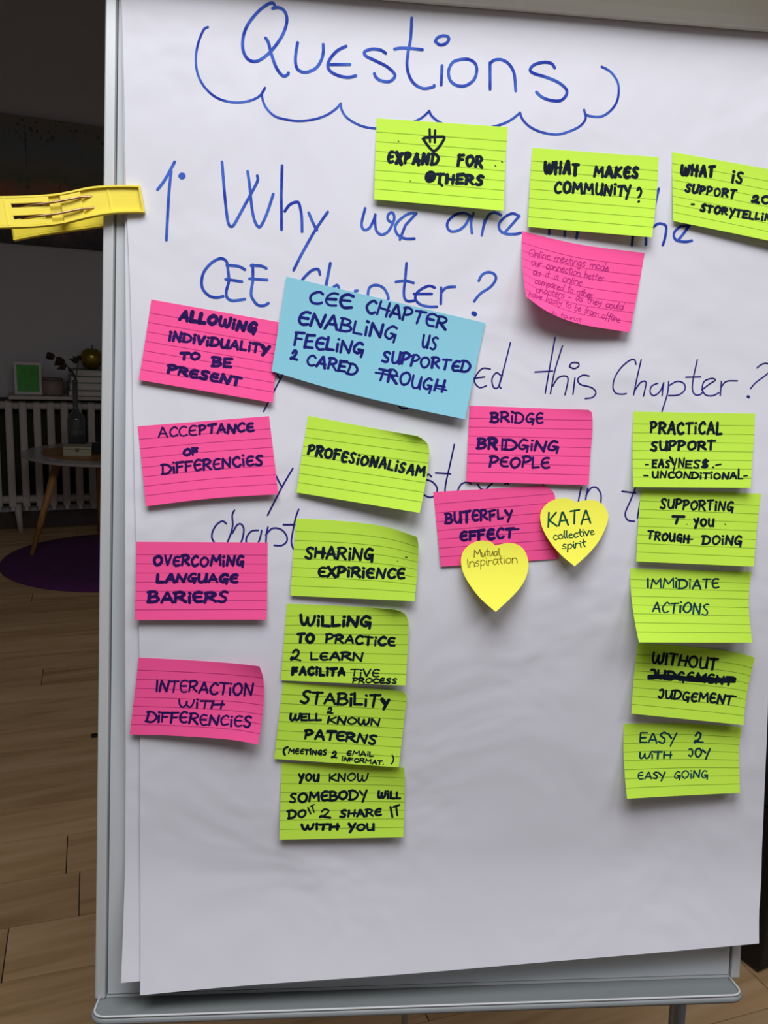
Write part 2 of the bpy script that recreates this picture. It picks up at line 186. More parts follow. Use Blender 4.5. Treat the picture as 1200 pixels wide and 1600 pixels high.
  {'c': 'pink', 'ink': 'purple', 'T': [(-227.64, 196.69), (-107.65, 180.72)], 'R': [(-107.65, 180.72), (-110.93, 102.62)], 'B': [(-236.68, 119.94), (-110.93, 102.62)], 'L': [(-227.64, 196.69), (-236.68, 119.94)], 'lift': (0.0, 5.75, 4.6), 'base': 0.35, 'label': 'pink lined sticky note reading ALLOWING INDIVIDUALITY TO BE PRESENT left of the blue note', 'ink_strokes': '3.15 235,181 271,74 277,70 293,184|3.00 249,142 292,146|4.15 325,62 322,178 361,172|4.11 395,66 386,176 427,171|~3.88 491,66 466,91 458,136 480,169 506,146 519,100 504,67 484,66|~2.99 549,59 545,142 563,170 579,141 584,87|~3.28 585,87 586,137 598,173 617,138 626,56|3.23 650,175 654,110|3.27 655,68 660,71|3.78 680,184 696,81 731,177 749,75|~3.82 828,79 807,64 780,106 774,155 794,172 818,135|3.32 799,129 826,128 811,198|2.88 180,456 180,394|3.10 179,354 184,360|2.81 208,453 213,344 255,449 260,336|2.93 283,440 287,346|~2.37 274,350 311,348 340,377 333,419 309,439 276,442|3.05 364,436 365,374|2.88 364,337 370,337|3.22 393,346 411,437 442,339|2.87 466,439 467,381|2.44 467,340 472,344|3.23 493,428 502,334|~2.82 490,338 526,332 551,362 546,403 520,428 487,430|~3.02 575,333 573,400 585,431 608,421 620,378 625,332|2.84 626,330 622,431|2.45 643,426 676,325 681,321 701,425|2.94 655,388 697,392|2.64 727,315 722,417 762,416|2.55 788,419 790,352|2.68 791,311 796,318|3.20 815,315 869,312|2.62 842,313 835,419|4.41 888,327 907,363|3.60 943,322 896,435|3.40 279,590 338,573|2.91 307,582 306,658|~2.75 387,557 363,577 359,614 382,636 409,615 418,577 395,556 380,557|2.87 528,678 527,574|~3.44 517,575 554,568 577,579 556,619 529,628|~3.03 530,622 566,617 585,636 563,668 520,680|2.88 611,564 610,664|2.99 610,565 665,552|3.03 609,613 653,602|3.04 610,662 663,651|3.35 204,852 211,759|~3.53 201,767 235,757 260,776 239,803 210,814|2.65 282,851 293,763|~3.31 277,767 318,766 341,784 323,807 289,810|3.57 305,809 344,854|~3.02 422,775 395,770 372,791 368,827 388,859 420,851|3.19 368,814 413,814|~3.61 501,767 478,761 457,776 466,804 488,818 484,850 464,859 443,848|~2.81 575,777 549,769 529,788 522,832 540,860 573,855|3.58 524,812 567,816|3.50 596,860 611,760 650,863 672,766|3.15 687,766 749,769|3.50 717,765 709,863'},
  {'c': 'pink', 'ink': 'purple', 'T': [(-237.62, 76.36), (-114.52, 90.22)], 'R': [(-114.52, 90.22), (-103.91, 15.81)], 'B': [(-226.85, 1.3), (-165.94, 10.29), (-103.91, 15.81)], 'L': [(-237.62, 76.36), (-226.85, 1.3)], 'lift': (0.0, 6.8999999999999995, 5.75), 'base': 0.35, 'label': 'pink lined sticky note reading ACCEPTANCE OF DIFFERENCIES, tilted up to the right', 'ink_strokes': '1.63 148,157 184,40 190,45 214,166|1.55 159,115 209,120|~1.72 295,67 276,46 248,73 237,116 251,158 272,159 292,145|~1.51 364,64 343,46 317,74 307,117 321,163 348,167 364,153|~1.65 439,56 412,48 389,81 382,136 400,168 433,166|1.57 383,112 429,106|2.18 458,163 467,53|~2.15 456,59 487,53 509,72 489,106 464,116|2.95 531,60 589,49|2.39 560,56 547,159|2.16 593,170 629,56 633,55 651,168|2.60 607,131 649,128|2.77 670,178 685,72 719,182 738,80|~2.45 804,78 788,63 762,91 751,126 766,168 783,169 800,156|~2.74 867,78 845,78 827,101 823,149 839,174 868,168|2.84 824,127 862,123|~2.70 352,342 334,359 323,392 341,420 366,408 374,374 364,345 348,344|2.21 389,420 394,335|2.35 388,337 429,343|2.94 393,377 421,377|1.94 150,625 156,513|~2.34 145,510 184,515 215,558 205,602 182,625 143,624|2.43 235,627 236,551|1.96 235,495 241,498|2.25 257,629 264,498|2.38 259,503 310,499|2.30 263,560 299,554|2.20 324,622 331,505|2.23 325,503 376,504|1.94 327,561 365,558|~2.24 443,498 420,492 397,528 394,582 407,626 439,612|2.33 394,558 436,553|2.56 459,625 468,498|~2.47 454,507 492,495 515,524 496,555 464,569|2.44 480,565 514,628|~2.14 587,505 562,506 542,540 537,598 554,631 583,626|1.89 537,569 579,565|2.38 603,623 611,506 655,613 666,498|~2.51 736,512 720,494 692,526 685,567 702,610 722,619 740,598|2.35 763,612 764,533|2.45 764,477 769,483|~2.32 841,503 814,500 796,529 791,584 807,614 838,603|2.64 789,564 832,553|~2.64 911,506 889,499 869,518 880,549 898,573 897,607 877,618 856,606'},
  {'c': 'pink', 'ink': 'purple', 'T': [(-236.06, -32.66), (-113.1, -31.04)], 'R': [(-113.1, -31.04), (-112.34, -104.73)], 'B': [(-235.87, -106.63), (-112.34, -104.73)], 'L': [(-236.06, -32.66), (-235.87, -106.63)], 'lift': (0.0, 6.8999999999999995, 5.75), 'base': 0.35, 'label': 'pink lined sticky note reading OVERCOMING LANGUAGE BARIERS in the left column', 'ink_strokes': '~2.97 167,187 141,209 139,261 157,298 185,275 194,226 178,188 158,188|2.33 219,178 237,294 264,174|~2.50 326,196 305,191 289,217 285,272 298,305 327,298|2.33 286,243 320,245|2.29 347,299 356,176|~3.14 345,180 378,170 396,200 380,229 355,242|2.87 368,241 399,295|~2.61 466,196 452,180 428,215 421,254 434,305 452,305 468,286|~2.27 519,197 496,221 488,271 509,313 536,290 545,240 530,205 512,198|2.62 565,299 580,179 606,247 636,171 638,292|2.42 662,310 662,237|2.97 661,192 666,188|2.75 689,300 698,183 735,299 748,180|~2.89 812,189 793,177 771,227 771,278 789,294 809,255|2.27 792,252 814,248 808,321|3.29 166,423 163,515 207,516|3.19 228,516 263,418 269,419 291,516|2.64 237,481 284,482|2.94 309,510 321,422 361,512 381,420|~2.59 451,417 431,409 404,447 400,490 422,502 447,473|2.43 427,465 456,467 442,527|~3.02 478,417 477,487 491,517 516,503 531,462 535,418|3.17 536,414 530,513|2.47 552,514 583,417 586,419 616,514|2.82 562,482 610,480|~3.27 695,429 673,414 642,456 644,497 666,514 689,484|2.53 668,476 695,477 687,538|~2.98 770,426 746,423 724,445 720,486 739,516 768,515|2.38 722,470 764,468|3.38 102,769 108,641|~2.92 95,646 140,637 162,661 138,701 111,704|~3.21 112,707 156,703 174,735 149,766 96,771|2.65 198,777 236,655 243,650 282,776|3.49 212,734 269,732|2.93 301,773 304,648|~3.20 291,657 339,645 370,669 345,703 307,718|3.29 327,710 380,769|3.05 409,779 408,702|3.01 407,658 414,662|~3.24 500,653 472,646 442,674 443,729 464,766 504,763|2.96 441,708 495,706|3.11 526,777 542,653|~3.39 529,663 574,651 605,675 577,702 536,722|2.87 558,717 608,765|~2.67 696,648 669,638 641,669 658,695 684,722 678,758 655,772 627,759'},
  {'c': 'pink', 'ink': 'purple', 'T': [(-233.25, -144.26), (-118.29, -149.89)], 'R': [(-118.29, -149.89), (-114.34, -162.66), (-113.68, -185.95), (-115.83, -210.42), (-117.88, -226.4)], 'B': [(-241.29, -219.76), (-197.88, -219.89), (-146.21, -222.03), (-117.88, -226.4)], 'L': [(-233.25, -144.26), (-241.29, -219.76)], 'lift': (9.2, 13.799999999999999, 3.4499999999999997), 'base': 0.35, 'label': 'pink lined sticky note reading INTERACTION WITH DIFFERENCIES, lowest of the pink notes', 'ink_strokes': '2.06 166,428 163,290|2.24 188,430 197,291 241,427 255,289|1.62 266,297 330,290|1.70 300,288 294,434|~1.62 395,279 370,277 347,310 348,381 365,427 398,422|1.89 346,350 390,347|1.73 415,420 423,277|~2.21 411,290 452,276 473,302 455,343 423,358|1.81 439,357 475,417|2.05 493,431 529,287 532,289 558,422|1.94 504,385 554,379|~2.23 637,314 615,290 588,335 579,385 593,431 617,436 636,418|2.04 654,281 719,283|2.02 688,281 678,431|2.12 734,432 734,341|1.73 735,276 740,288|~2.25 797,276 770,300 760,373 783,428 814,398 827,329 812,277 791,277|2.01 846,426 856,263 898,409 916,251|~1.78 345,528 356,597 381,626 401,593 408,550|~1.75 404,549 410,597 432,621 451,594 462,525|2.10 489,625 486,558|2.03 483,515 491,519|1.82 510,536 596,531|1.85 551,532 546,631|2.33 600,622 611,529|1.85 673,618 681,517|2.28 609,574 694,563|2.43 117,824 127,700|~2.14 113,704 155,704 189,756 180,806 153,833 110,824|2.40 210,831 206,749|2.42 203,703 210,705|1.77 235,825 232,707|2.39 228,710 283,708|1.75 234,764 273,761|2.40 305,834 305,702|2.12 296,708 352,700|1.82 304,769 346,763|~2.25 420,695 392,688 372,729 373,784 395,823 426,815|1.88 374,763 415,755|2.36 446,828 454,704|~1.92 440,706 479,698 507,728 486,763 451,773|2.36 471,772 510,835|~1.74 575,720 549,712 528,744 530,798 552,842 585,833|2.14 526,777 573,776|2.34 602,836 605,717 660,830 668,711|~1.87 742,718 724,703 695,735 689,777 704,822 730,818 747,807|2.31 771,834 767,754|2.05 764,713 770,711|~1.86 847,699 820,694 798,724 796,783 816,823 849,809|1.81 798,757 841,750|~2.31 916,694 894,682 872,712 887,742 912,764 907,803 892,819 868,805'},
  {'c': 'green', 'ink': 'navy', 'T': [(-77.3, 91.91), (27.52, 75.24)], 'R': [(27.52, 75.24), (36.32, 70.46), (40.22, 61.57), (38.61, 39.96), (34.82, 17.73), (31.02, 1.71)], 'B': [(-86.73, 17.86), (31.02, 1.71)], 'L': [(-77.3, 91.91), (-86.73, 17.86)], 'lift': (11.5, 16.099999999999998, 4.6), 'base': 0.35, 'label': 'green lined sticky note reading PROFESIONALISAM below the blue note, with a curling corner', 'ink_strokes': '2.89 46,489 53,381|~2.47 45,386 72,372 89,399 73,436 51,446|3.24 110,498 120,374|~3.38 111,378 139,376 156,405 139,437 117,448|2.86 128,438 155,504|~2.89 207,390 186,411 180,467 199,503 223,488 231,432 221,399 204,397|2.98 253,509 261,383|2.87 255,391 296,387|3.16 257,442 287,442|~3.02 360,413 340,401 323,426 317,481 328,526 352,524|3.05 320,457 351,466|~2.49 418,412 403,397 385,422 395,454 408,479 406,518 391,524 377,505|2.83 443,532 446,460|2.78 446,418 451,421|~2.88 501,423 479,445 474,496 490,535 516,509 524,465 510,430 495,423|3.23 546,533 556,414 587,533 602,419|2.55 618,535 648,407 653,412 666,533|2.83 629,490 666,486|2.63 697,431 690,540 725,544|2.71 752,547 755,474|2.69 757,427 761,434|~2.83 821,450 807,440 789,466 797,494 813,510 809,543 795,554 779,541|2.72 843,556 870,449 878,447 890,566|2.50 854,520 890,521|2.75 914,564 923,449 948,514 974,450 977,562'},
  {'c': 'green', 'ink': 'navy', 'T': [(-86.47, -7.51), (-53.89, -8.16), (-20.44, -10.52), (4.5, -14.16), (29.44, -21.66)], 'R': [(29.44, -21.66), (31.67, -32.37), (31.63, -59.44), (29.62, -84.36)], 'B': [(-90.26, -81.65), (29.62, -84.36)], 'L': [(-86.47, -7.51), (-90.26, -81.65)], 'lift': (13.799999999999999, 9.2, 3.4499999999999997), 'base': 0.35, 'label': 'green lined sticky note reading SHARING EXPIRIENCE with its upper right corner bent', 'ink_strokes': '~2.66 154,382 130,369 106,396 119,431 141,459 139,503 119,510 98,491|2.32 173,491 177,368|3.26 232,490 236,368|3.21 177,426 247,431|2.80 265,496 297,350 301,354 332,491|2.86 271,445 325,441|2.90 352,498 363,354|~2.46 352,359 390,348 416,379 396,417 362,429|2.64 381,426 417,497|2.56 448,497 448,406|2.43 447,353 453,357|2.51 475,488 482,344 535,492 546,345|~2.91 627,348 601,334 575,393 574,449 599,471 622,430|2.93 602,419 630,413 627,500|~2.45 266,626 239,621 217,644 214,695 232,729 266,728|2.55 212,676 256,673|3.22 285,610 346,733|3.00 339,614 285,731|3.00 365,725 373,603|~3.02 361,604 396,599 423,627 398,664 370,673|3.14 449,715 448,646|2.38 446,601 452,601|2.50 477,716 484,599|~3.06 471,608 512,594 534,622 515,652 485,664|3.24 500,658 542,714|3.08 569,717 567,640|2.75 564,595 571,600|~2.89 647,604 622,597 600,627 599,677 620,715 651,711|2.48 597,653 640,655|2.45 675,713 685,584 728,709 742,582|~2.86 823,578 801,565 776,604 767,650 782,692 805,691 822,673|~2.54 894,547 871,545 846,588 846,644 864,685 897,671|2.79 846,617 888,609|1.00 898,362 911,367|0.71 833,448 838,451'},
  {'c': 'green', 'ink': 'navy', 'T': [(-93.6, -89.93), (11.16, -92.64)], 'R': [(11.16, -92.64), (19.61, -96.16), (24.15, -102.92), (25.11, -111.99), (24.95, -140.25), (23.8, -168.33)], 'B': [(-97.53, -165.36), (23.8, -168.33)], 'L': [(-93.6, -89.93), (-97.53, -165.36)], 'lift': (10.35, 9.2, 2.3), 'base': 0.35, 'label': 'green lined sticky note reading WILLING TO PRACTICE AND LEARN FACILITATIVE PROCESS', 'ink_strokes': '~3.02 124,150 131,237 151,276 171,241 179,189|~2.71 182,188 184,244 202,286 224,253 241,167|3.05 267,286 267,218|2.79 269,166 275,174|3.10 303,171 300,286 359,295|3.18 385,178 382,291 439,285|3.18 472,294 475,226|2.95 479,178 487,180|3.51 504,286 520,180 573,297 596,183|~2.98 693,197 665,172 621,223 620,270 653,294 682,259|2.77 651,247 690,254 684,321|2.85 108,396 161,390|3.02 134,393 131,500|~3.19 206,394 184,423 181,469 207,502 229,483 236,433 218,401 201,397|2.56 340,497 344,399|~2.27 335,401 368,394 392,420 374,451 346,456|2.11 414,505 421,412|~2.79 409,414 447,406 470,430 452,453 420,460|2.14 434,458 474,506|2.15 493,503 528,413 533,411 555,505|2.43 504,471 551,473|~2.57 633,428 612,415 589,438 579,475 593,512 616,513 633,504|2.12 650,426 712,436|2.77 680,429 677,523|2.21 736,529 737,469|2.19 737,433 743,437|~2.90 820,442 800,428 776,451 763,487 779,521 801,524 818,514|~2.40 890,443 866,439 845,459 843,500 861,526 892,527|2.32 841,480 884,482|~2.33 79,634 98,601 122,615 121,661 92,709 68,726 73,695 100,713|1.72 88,713 144,733|1.97 225,629 228,720 280,716|~2.04 357,636 325,633 304,654 303,697 325,720 360,713|2.34 301,678 349,677|2.71 380,713 414,629 422,627 454,714|2.19 393,681 447,687|2.43 475,713 479,622|~2.32 464,627 509,620 539,638 515,660 479,672|2.71 501,672 547,711|2.12 565,719 568,625 628,724 638,626|3.47 88,914 90,833|2.58 85,833 123,829|3.47 91,870 117,870|2.69 146,914 168,821 171,821 193,914|2.74 154,883 186,879|~3.21 251,831 239,821 220,840 215,874 226,904 243,910 254,895|2.52 281,909 279,852|3.16 277,819 282,822|3.05 306,833 308,912 340,912|2.77 366,910 365,859|3.36 362,823 367,830|3.42 391,831 436,823|3.06 414,824 409,908|2.82 457,905 475,817 479,819 502,899|3.46 460,875 495,869|1.41 551,829 618,826|1.52 585,826 580,905|1.54 633,913 633,864|1.69 631,833 638,838|1.76 652,823 681,910 710,823|~1.59 780,830 755,823 735,843 730,884 747,908 779,904|1.71 729,866 773,867|1.56 575,990 581,935|~1.49 572,936 595,932 613,944 599,960 578,966|1.45 623,989 629,933|~1.90 620,935 646,930 661,942 649,956 629,963|1.59 638,960 666,989|~1.51 705,928 687,941 680,967 697,985 720,972 728,948 714,932 700,930|~1.88 778,941 764,933 745,944 739,962 750,980 768,982 780,977|~1.93 824,928 807,927 794,943 793,968 805,982 827,979|1.88 792,956 821,952|~1.92 876,929 864,926 847,938 857,951 870,960 869,978 855,983 842,977|~1.59 924,929 911,924 897,938 904,949 919,962 918,977 905,980 891,974'},
  {'c': 'green', 'ink': 'navy', 'T': [(-95.44, -167.36), (21.57, -175.5)], 'R': [(21.57, -175.5), (26.02, -179.88), (25.12, -196.51), (22.81, -224.95), (20.0, -251.44)], 'B': [(-102.42, -244.31), (20.0, -251.44)], 'L': [(-95.44, -167.36), (-102.42, -244.31)], 'lift': (5.75, 10.35, 3.4499999999999997), 'base': 0.35, 'label': 'green lined sticky note reading STABILITY AND WELL KNOWN PATERNS', 'ink_strokes': '~2.64 225,114 199,102 172,135 187,170 215,201 208,240 188,259 158,239|2.34 244,119 323,113|2.62 284,114 279,258|2.41 347,250 382,123 387,123 430,252|2.28 355,203 421,204|2.87 454,255 456,113|~2.46 445,117 490,108 516,133 490,174 458,179|~2.34 458,184 505,176 530,213 499,252 444,248|2.84 559,259 554,170|2.64 551,116 559,112|2.67 580,96 587,241 648,237|2.65 678,253 674,171|2.13 671,115 679,122|2.54 706,112 788,102|2.69 744,103 737,256|4.12 804,158 828,202|3.13 858,157 826,279|~1.89 384,322 394,301 406,308 406,333 393,362 380,370 382,357 397,363|2.03 391,367 420,373|~2.55 90,407 91,468 107,492 124,461 127,422|~2.51 130,422 127,460 142,485 157,460 164,399|2.17 177,404 179,483|1.99 179,404 220,400|2.03 180,442 214,437|2.39 179,482 223,479|2.10 234,397 238,478 279,472|2.30 293,391 294,473 334,466|2.37 391,496 397,420|1.76 452,419 401,459 450,495|2.40 468,499 474,417 523,502 532,419|~1.77 580,413 558,433 550,470 576,496 609,479 616,442 593,419 576,415|~2.26 634,418 636,475 657,496 671,472 676,434|~2.29 679,435 682,473 694,495 715,469 720,414|1.94 739,492 740,413 795,497 802,412|2.31 226,715 230,608|~2.81 220,615 253,604 280,630 258,660 230,666|2.68 306,710 333,605 341,605 373,717|2.66 314,673 366,678|3.09 396,607 464,603|2.61 429,599 423,714|~2.72 533,607 508,605 482,626 479,676 500,708 534,704|2.40 480,659 526,655|2.36 555,716 560,613|~2.90 547,617 589,613 614,636 594,662 559,668|2.62 577,669 623,718|2.38 642,726 656,612 704,728 717,625|~2.46 791,635 767,625 742,644 760,672 781,693 780,725 759,733 737,718|~2.08 96,838 73,857 67,902 81,940|1.38 108,914 115,857 129,892 145,859 150,914|~1.52 184,853 172,851 163,869 164,895 172,916 187,908|1.74 162,883 183,881|~1.45 224,852 213,853 204,869 202,893 211,909 226,906|1.44 203,880 222,880|1.88 237,856 267,857|1.70 250,855 251,915|1.86 282,908 280,866|1.93 278,844 281,845|1.56 297,912 299,856 325,911 327,855|~1.67 368,859 357,850 344,874 344,896 356,907 366,889|1.38 356,885 370,883 368,918|~1.74 405,846 395,843 385,856 391,870 403,882 402,899 394,907 383,902|~2.05 460,880 468,859 482,863 482,894 467,924 454,934 459,920 472,925|1.75 466,926 495,931|~1.53 604,840 588,838 577,853 574,876 587,892 606,886|1.45 575,866 602,865|1.19 619,888 627,832 647,864 668,830 671,888|1.49 683,889 698,834 705,837 725,889|1.42 688,870 720,869|1.21 740,885 739,852|1.25 738,832 742,835|1.58 754,835 756,889 784,884|1.35 541,967 541,932|1.33 540,912 543,912|1.48 555,966 562,917 584,969 592,920|1.15 600,967 601,920|1.30 598,922 626,924|1.39 601,942 621,945|~1.42 659,925 643,934 640,956 651,972 670,965 674,944 664,928 655,925|1.16 684,970 688,920|~1.34 682,924 702,919 716,931 705,943 689,949|1.39 697,946 718,969|1.16 729,975 732,922 750,953 769,924 771,977|1.50 784,980 802,934 803,932 817,981|1.27 789,963 816,963|1.58 829,935 862,936|1.36 844,935 842,981|1.28 872,976 873,975|~1.49 936,857 949,888 949,930 938,963'},
  {'c': 'green', 'ink': 'navy', 'T': [(-95.3, -249.14), (25.58, -253.16)], 'R': [(25.58, -253.16), (27.27, -266.0), (27.65, -294.05), (27.3, -323.75)], 'B': [(-95.68, -326.06), (27.3, -323.75)], 'L': [(-95.3, -249.14), (-95.68, -326.06)], 'lift': (6.8999999999999995, 9.2, 6.8999999999999995), 'base': 0.35, 'label': 'green lined sticky note reading YOU KNOW SOMEBODY WILL DO IT in the middle column', 'ink_strokes': '2.26 143,155 157,199|2.85 179,155 153,269|~2.18 221,146 204,167 200,207 215,238 233,222 242,180 229,151 217,150|~2.52 263,156 262,216 270,240 287,235 295,200 300,153|2.58 301,157 298,242|1.46 389,244 390,146|1.87 440,141 395,199 445,234|1.88 460,243 465,139 511,240 517,135|~1.55 571,124 548,151 536,197 560,230 591,204 598,158 584,129 566,131|~1.78 619,132 619,207 633,238 651,201 656,155|~1.59 657,155 657,204 667,232 689,202 703,121|~2.12 121,418 102,411 81,436 95,459 115,486 113,517 94,523 74,513|~2.59 178,407 153,430 144,480 171,523 202,500 209,443 189,408 173,409|2.42 230,510 240,391 268,462 301,392 307,504|~2.66 374,384 353,382 330,416 329,465 347,502 378,491|2.70 330,447 371,434|2.28 398,500 398,389|~2.41 389,386 423,383 442,404 425,438 403,444|~2.72 402,443 434,439 454,464 430,500 393,501|~2.67 502,380 477,399 471,451 498,484 525,458 533,410 514,379 496,382|2.27 559,489 560,371|~2.38 548,373 584,365 619,407 614,453 591,484 550,490|2.13 637,372 660,423|2.30 692,359 661,518|~2.74 791,372 788,438 799,462 813,436 815,395|~2.54 819,390 816,433 824,462 841,430 845,369|2.52 865,466 865,405|2.22 865,366 869,374|2.54 889,372 887,463 918,468|2.19 938,377 936,466 966,464|2.29 72,727 71,633|~2.61 58,640 95,629 124,657 119,701 100,723 66,729|~2.27 177,631 153,650 146,688 170,718 195,696 203,658 189,630 167,631|1.72 244,674 221,596|1.28 237,584 271,553|1.47 252,568 271,654|~1.91 333,650 353,617 386,631 379,666 343,709 316,722 330,702 355,716|2.40 346,715 403,728|~2.56 528,636 512,631 493,650 502,674 520,688 518,713 502,722 483,717|2.50 548,716 553,636|1.96 594,710 600,628|2.13 551,677 609,671|2.61 619,715 642,631 648,633 677,718|2.23 628,685 670,685|2.72 696,712 698,625|~2.01 685,627 719,621 741,641 725,664 698,672|2.10 713,668 748,710|~2.36 809,616 789,618 769,642 767,681 783,702 813,695|2.23 767,662 806,653|2.24 906,726 888,586|2.04 911,588 960,558|2.12 933,575 946,703|~2.81 175,811 186,859 203,876 216,858 223,825|~2.58 225,825 228,857 240,875 260,855 269,807|2.65 297,877 296,837|3.12 293,809 300,810|2.81 319,817 388,813|2.95 354,815 346,881|3.10 403,883 407,815|2.81 462,883 463,812|2.75 403,850 474,846|3.07 555,812 572,853|2.91 606,812 565,922|~2.44 654,823 629,840 622,871 647,901 675,884 683,850 667,824 646,824|~2.33 702,815 705,875 718,899 743,890 752,859 755,819|2.77 754,819 755,901'},
  {'c': 'pink', 'ink': 'purple', 'T': [(80.39, 107.16), (199.31, 106.81)], 'R': [(199.31, 106.81), (202.98, 104.2), (204.14, 86.71), (202.66, 64.44), (200.45, 32.43)], 'B': [(78.03, 32.47), (200.45, 32.43)], 'L': [(80.39, 107.16), (78.03, 32.47)], 'lift': (4.6, 5.75, 3.4499999999999997), 'base': 0.35, 'label': 'pink lined sticky note reading BRIDGE BRIDGING PEOPLE right of the blue note', 'ink_strokes': '2.43 182,212 184,89|~2.55 173,95 212,92 231,113 208,145 187,146|~2.55 186,151 220,151 236,182 216,213 173,207|2.22 259,204 264,82|~2.38 254,82 292,76 316,110 297,139 263,149|2.65 280,144 322,204|2.07 347,208 348,126|2.79 348,73 354,79|2.06 374,214 382,84|~2.10 366,87 408,87 438,129 432,185 404,215 369,210|~2.09 521,100 498,89 468,139 467,185 492,205 516,170|2.05 494,157 524,161 513,232|~2.18 597,88 575,82 550,116 548,175 562,213 596,201|2.70 548,151 590,143|3.05 82,561 89,436|~3.17 81,436 116,435 137,455 112,491 87,495|~2.84 89,500 127,496 142,522 118,556 74,560|3.05 168,561 175,428|~4.00 165,431 206,429 227,462 207,493 175,499|3.32 193,498 230,566|2.04 275,571 276,431|2.51 304,563 307,440|~2.76 292,443 348,443 390,494 381,543 341,569 292,564|~2.29 478,445 443,431 415,484 416,541 448,556 474,521|2.26 446,506 485,513 478,590|2.26 515,569 515,488|2.25 514,441 522,443|2.72 541,568 554,448 614,577 631,453|~2.69 721,456 688,444 658,494 655,546 691,561 720,523|2.49 691,512 731,520 722,593|2.82 184,795 195,662|~2.60 183,664 222,662 250,694 223,734 193,742|~2.32 326,672 302,671 274,699 272,755 292,786 329,785|2.39 270,725 319,727|~2.55 389,680 361,702 353,752 379,801 413,774 426,720 410,683 383,676|2.23 448,788 460,656|~2.70 447,663 484,650 515,680 488,718 456,728|2.24 531,663 530,796 583,786|~2.36 661,666 633,666 611,694 605,753 628,793 666,786|2.61 606,731 656,721'},
  {'c': 'pink', 'ink': 'purple', 'T': [(46.1, 21.53), (157.15, 30.84)], 'R': [(157.15, 30.84), (166.54, 24.25), (168.8, 13.58), (170.92, -10.43), (173.86, -41.55)], 'B': [(55.31, -51.13), (173.86, -41.55)], 'L': [(46.1, 21.53), (55.31, -51.13)], 'lift': (1.38, 0.9199999999999999, 2.3), 'base': 0.35, 'label': 'pink lined sticky note reading BUTERFLY EFFECT, overlapped by two yellow heart notes', 'ink_strokes': '2.62 78,424 89,307|~2.57 80,304 110,306 126,334 107,366 87,367|~2.69 89,363 116,368 132,401 110,429 73,425|~2.40 156,297 153,389 167,431 189,419 200,361 206,294|3.03 204,300 201,435|2.83 228,302 284,293|2.97 257,298 248,436|~2.53 348,294 326,291 308,324 302,387 317,424 345,418|3.01 302,358 340,355|2.61 367,428 374,306|~2.76 361,311 395,295 418,324 399,360 374,370|2.39 387,366 422,422|2.22 443,440 447,322|2.35 442,321 490,310|2.91 448,379 479,368|2.21 513,310 511,428 551,424|2.96 575,329 595,381|2.38 630,335 589,474|~2.75 241,566 218,560 196,584 188,634 207,671 238,665|2.98 191,617 233,609|2.67 262,674 271,562|3.10 265,565 317,567|3.30 268,619 306,617|3.24 336,678 342,564|3.20 335,563 388,557|2.59 341,616 378,611|~3.40 464,565 440,559 420,592 412,646 432,681 465,674|3.18 414,616 458,614|~2.67 549,570 528,553 503,583 493,626 506,674 529,677 545,661|3.36 573,570 635,570|2.83 604,569 592,679|1.85 606,576 676,580'},
  {'c': 'yellow', 'ink': 'darkgreen', 'T': [(152.5, 18.25), (221.94, 19.93)], 'R': [(221.94, 19.93), (217.98, -46.1)], 'B': [(150.05, -47.23), (217.98, -46.1)], 'L': [(152.5, 18.25), (150.05, -47.23)], 'lift': (0.0, 16.099999999999998, 16.099999999999998), 'base': 3.2, 'label': 'yellow heart sticky note reading KATA collective spirit, right one of the two hearts', 'ink_strokes': '1.85 128,431 134,217|1.89 239,216 143,334 257,417|1.94 284,411 327,216 342,215 422,399|1.77 301,341 408,328|1.76 449,197 581,176|1.92 513,184 510,380|1.81 614,391 672,187 684,187 750,369|1.68 632,326 738,306|~1.07 263,563 229,551 206,586 229,619 266,603|~1.07 309,543 280,560 285,598 312,606 343,586 334,554 307,540|~1.39 365,485 364,566 379,594|~1.40 400,487 399,568 415,593|~1.11 427,562 476,549 464,528 434,553 449,591 496,583|~1.33 562,528 532,522 505,555 530,585 568,567|~1.21 595,465 597,541 622,571|1.37 573,509 628,500|~1.20 644,503 648,541 657,563|1.35 641,472 643,471|1.38 667,497 699,558 730,483|~1.01 748,520 797,498 783,480 751,503 766,545 812,530|~1.05 389,690 360,682 342,707 382,725 370,747 329,745|1.37 417,687 407,795|~1.03 414,709 454,680 480,709 443,749 413,739|~1.30 500,683 501,720 511,739|1.14 497,656 499,649|1.28 527,669 526,734|~1.32 527,703 545,670 582,673|~1.34 601,672 602,707 611,728|1.35 598,644 600,643|~1.33 650,611 648,687 672,721|1.14 622,660 680,645', 'outline': [(0.521, 0.062), (0.45, 0.02), (0.352, -0.0), (0.23, 0.014), (0.11, 0.076), (0.025, 0.188), (0.011, 0.313), (0.051, 0.465), (0.159, 0.657), (0.319, 0.846), (0.504, 1.0), (0.69, 0.846), (0.862, 0.657), (0.967, 0.465), (1.015, 0.299), (0.989, 0.188), (0.917, 0.09), (0.823, 0.039), (0.726, 0.028), (0.616, 0.039)]},
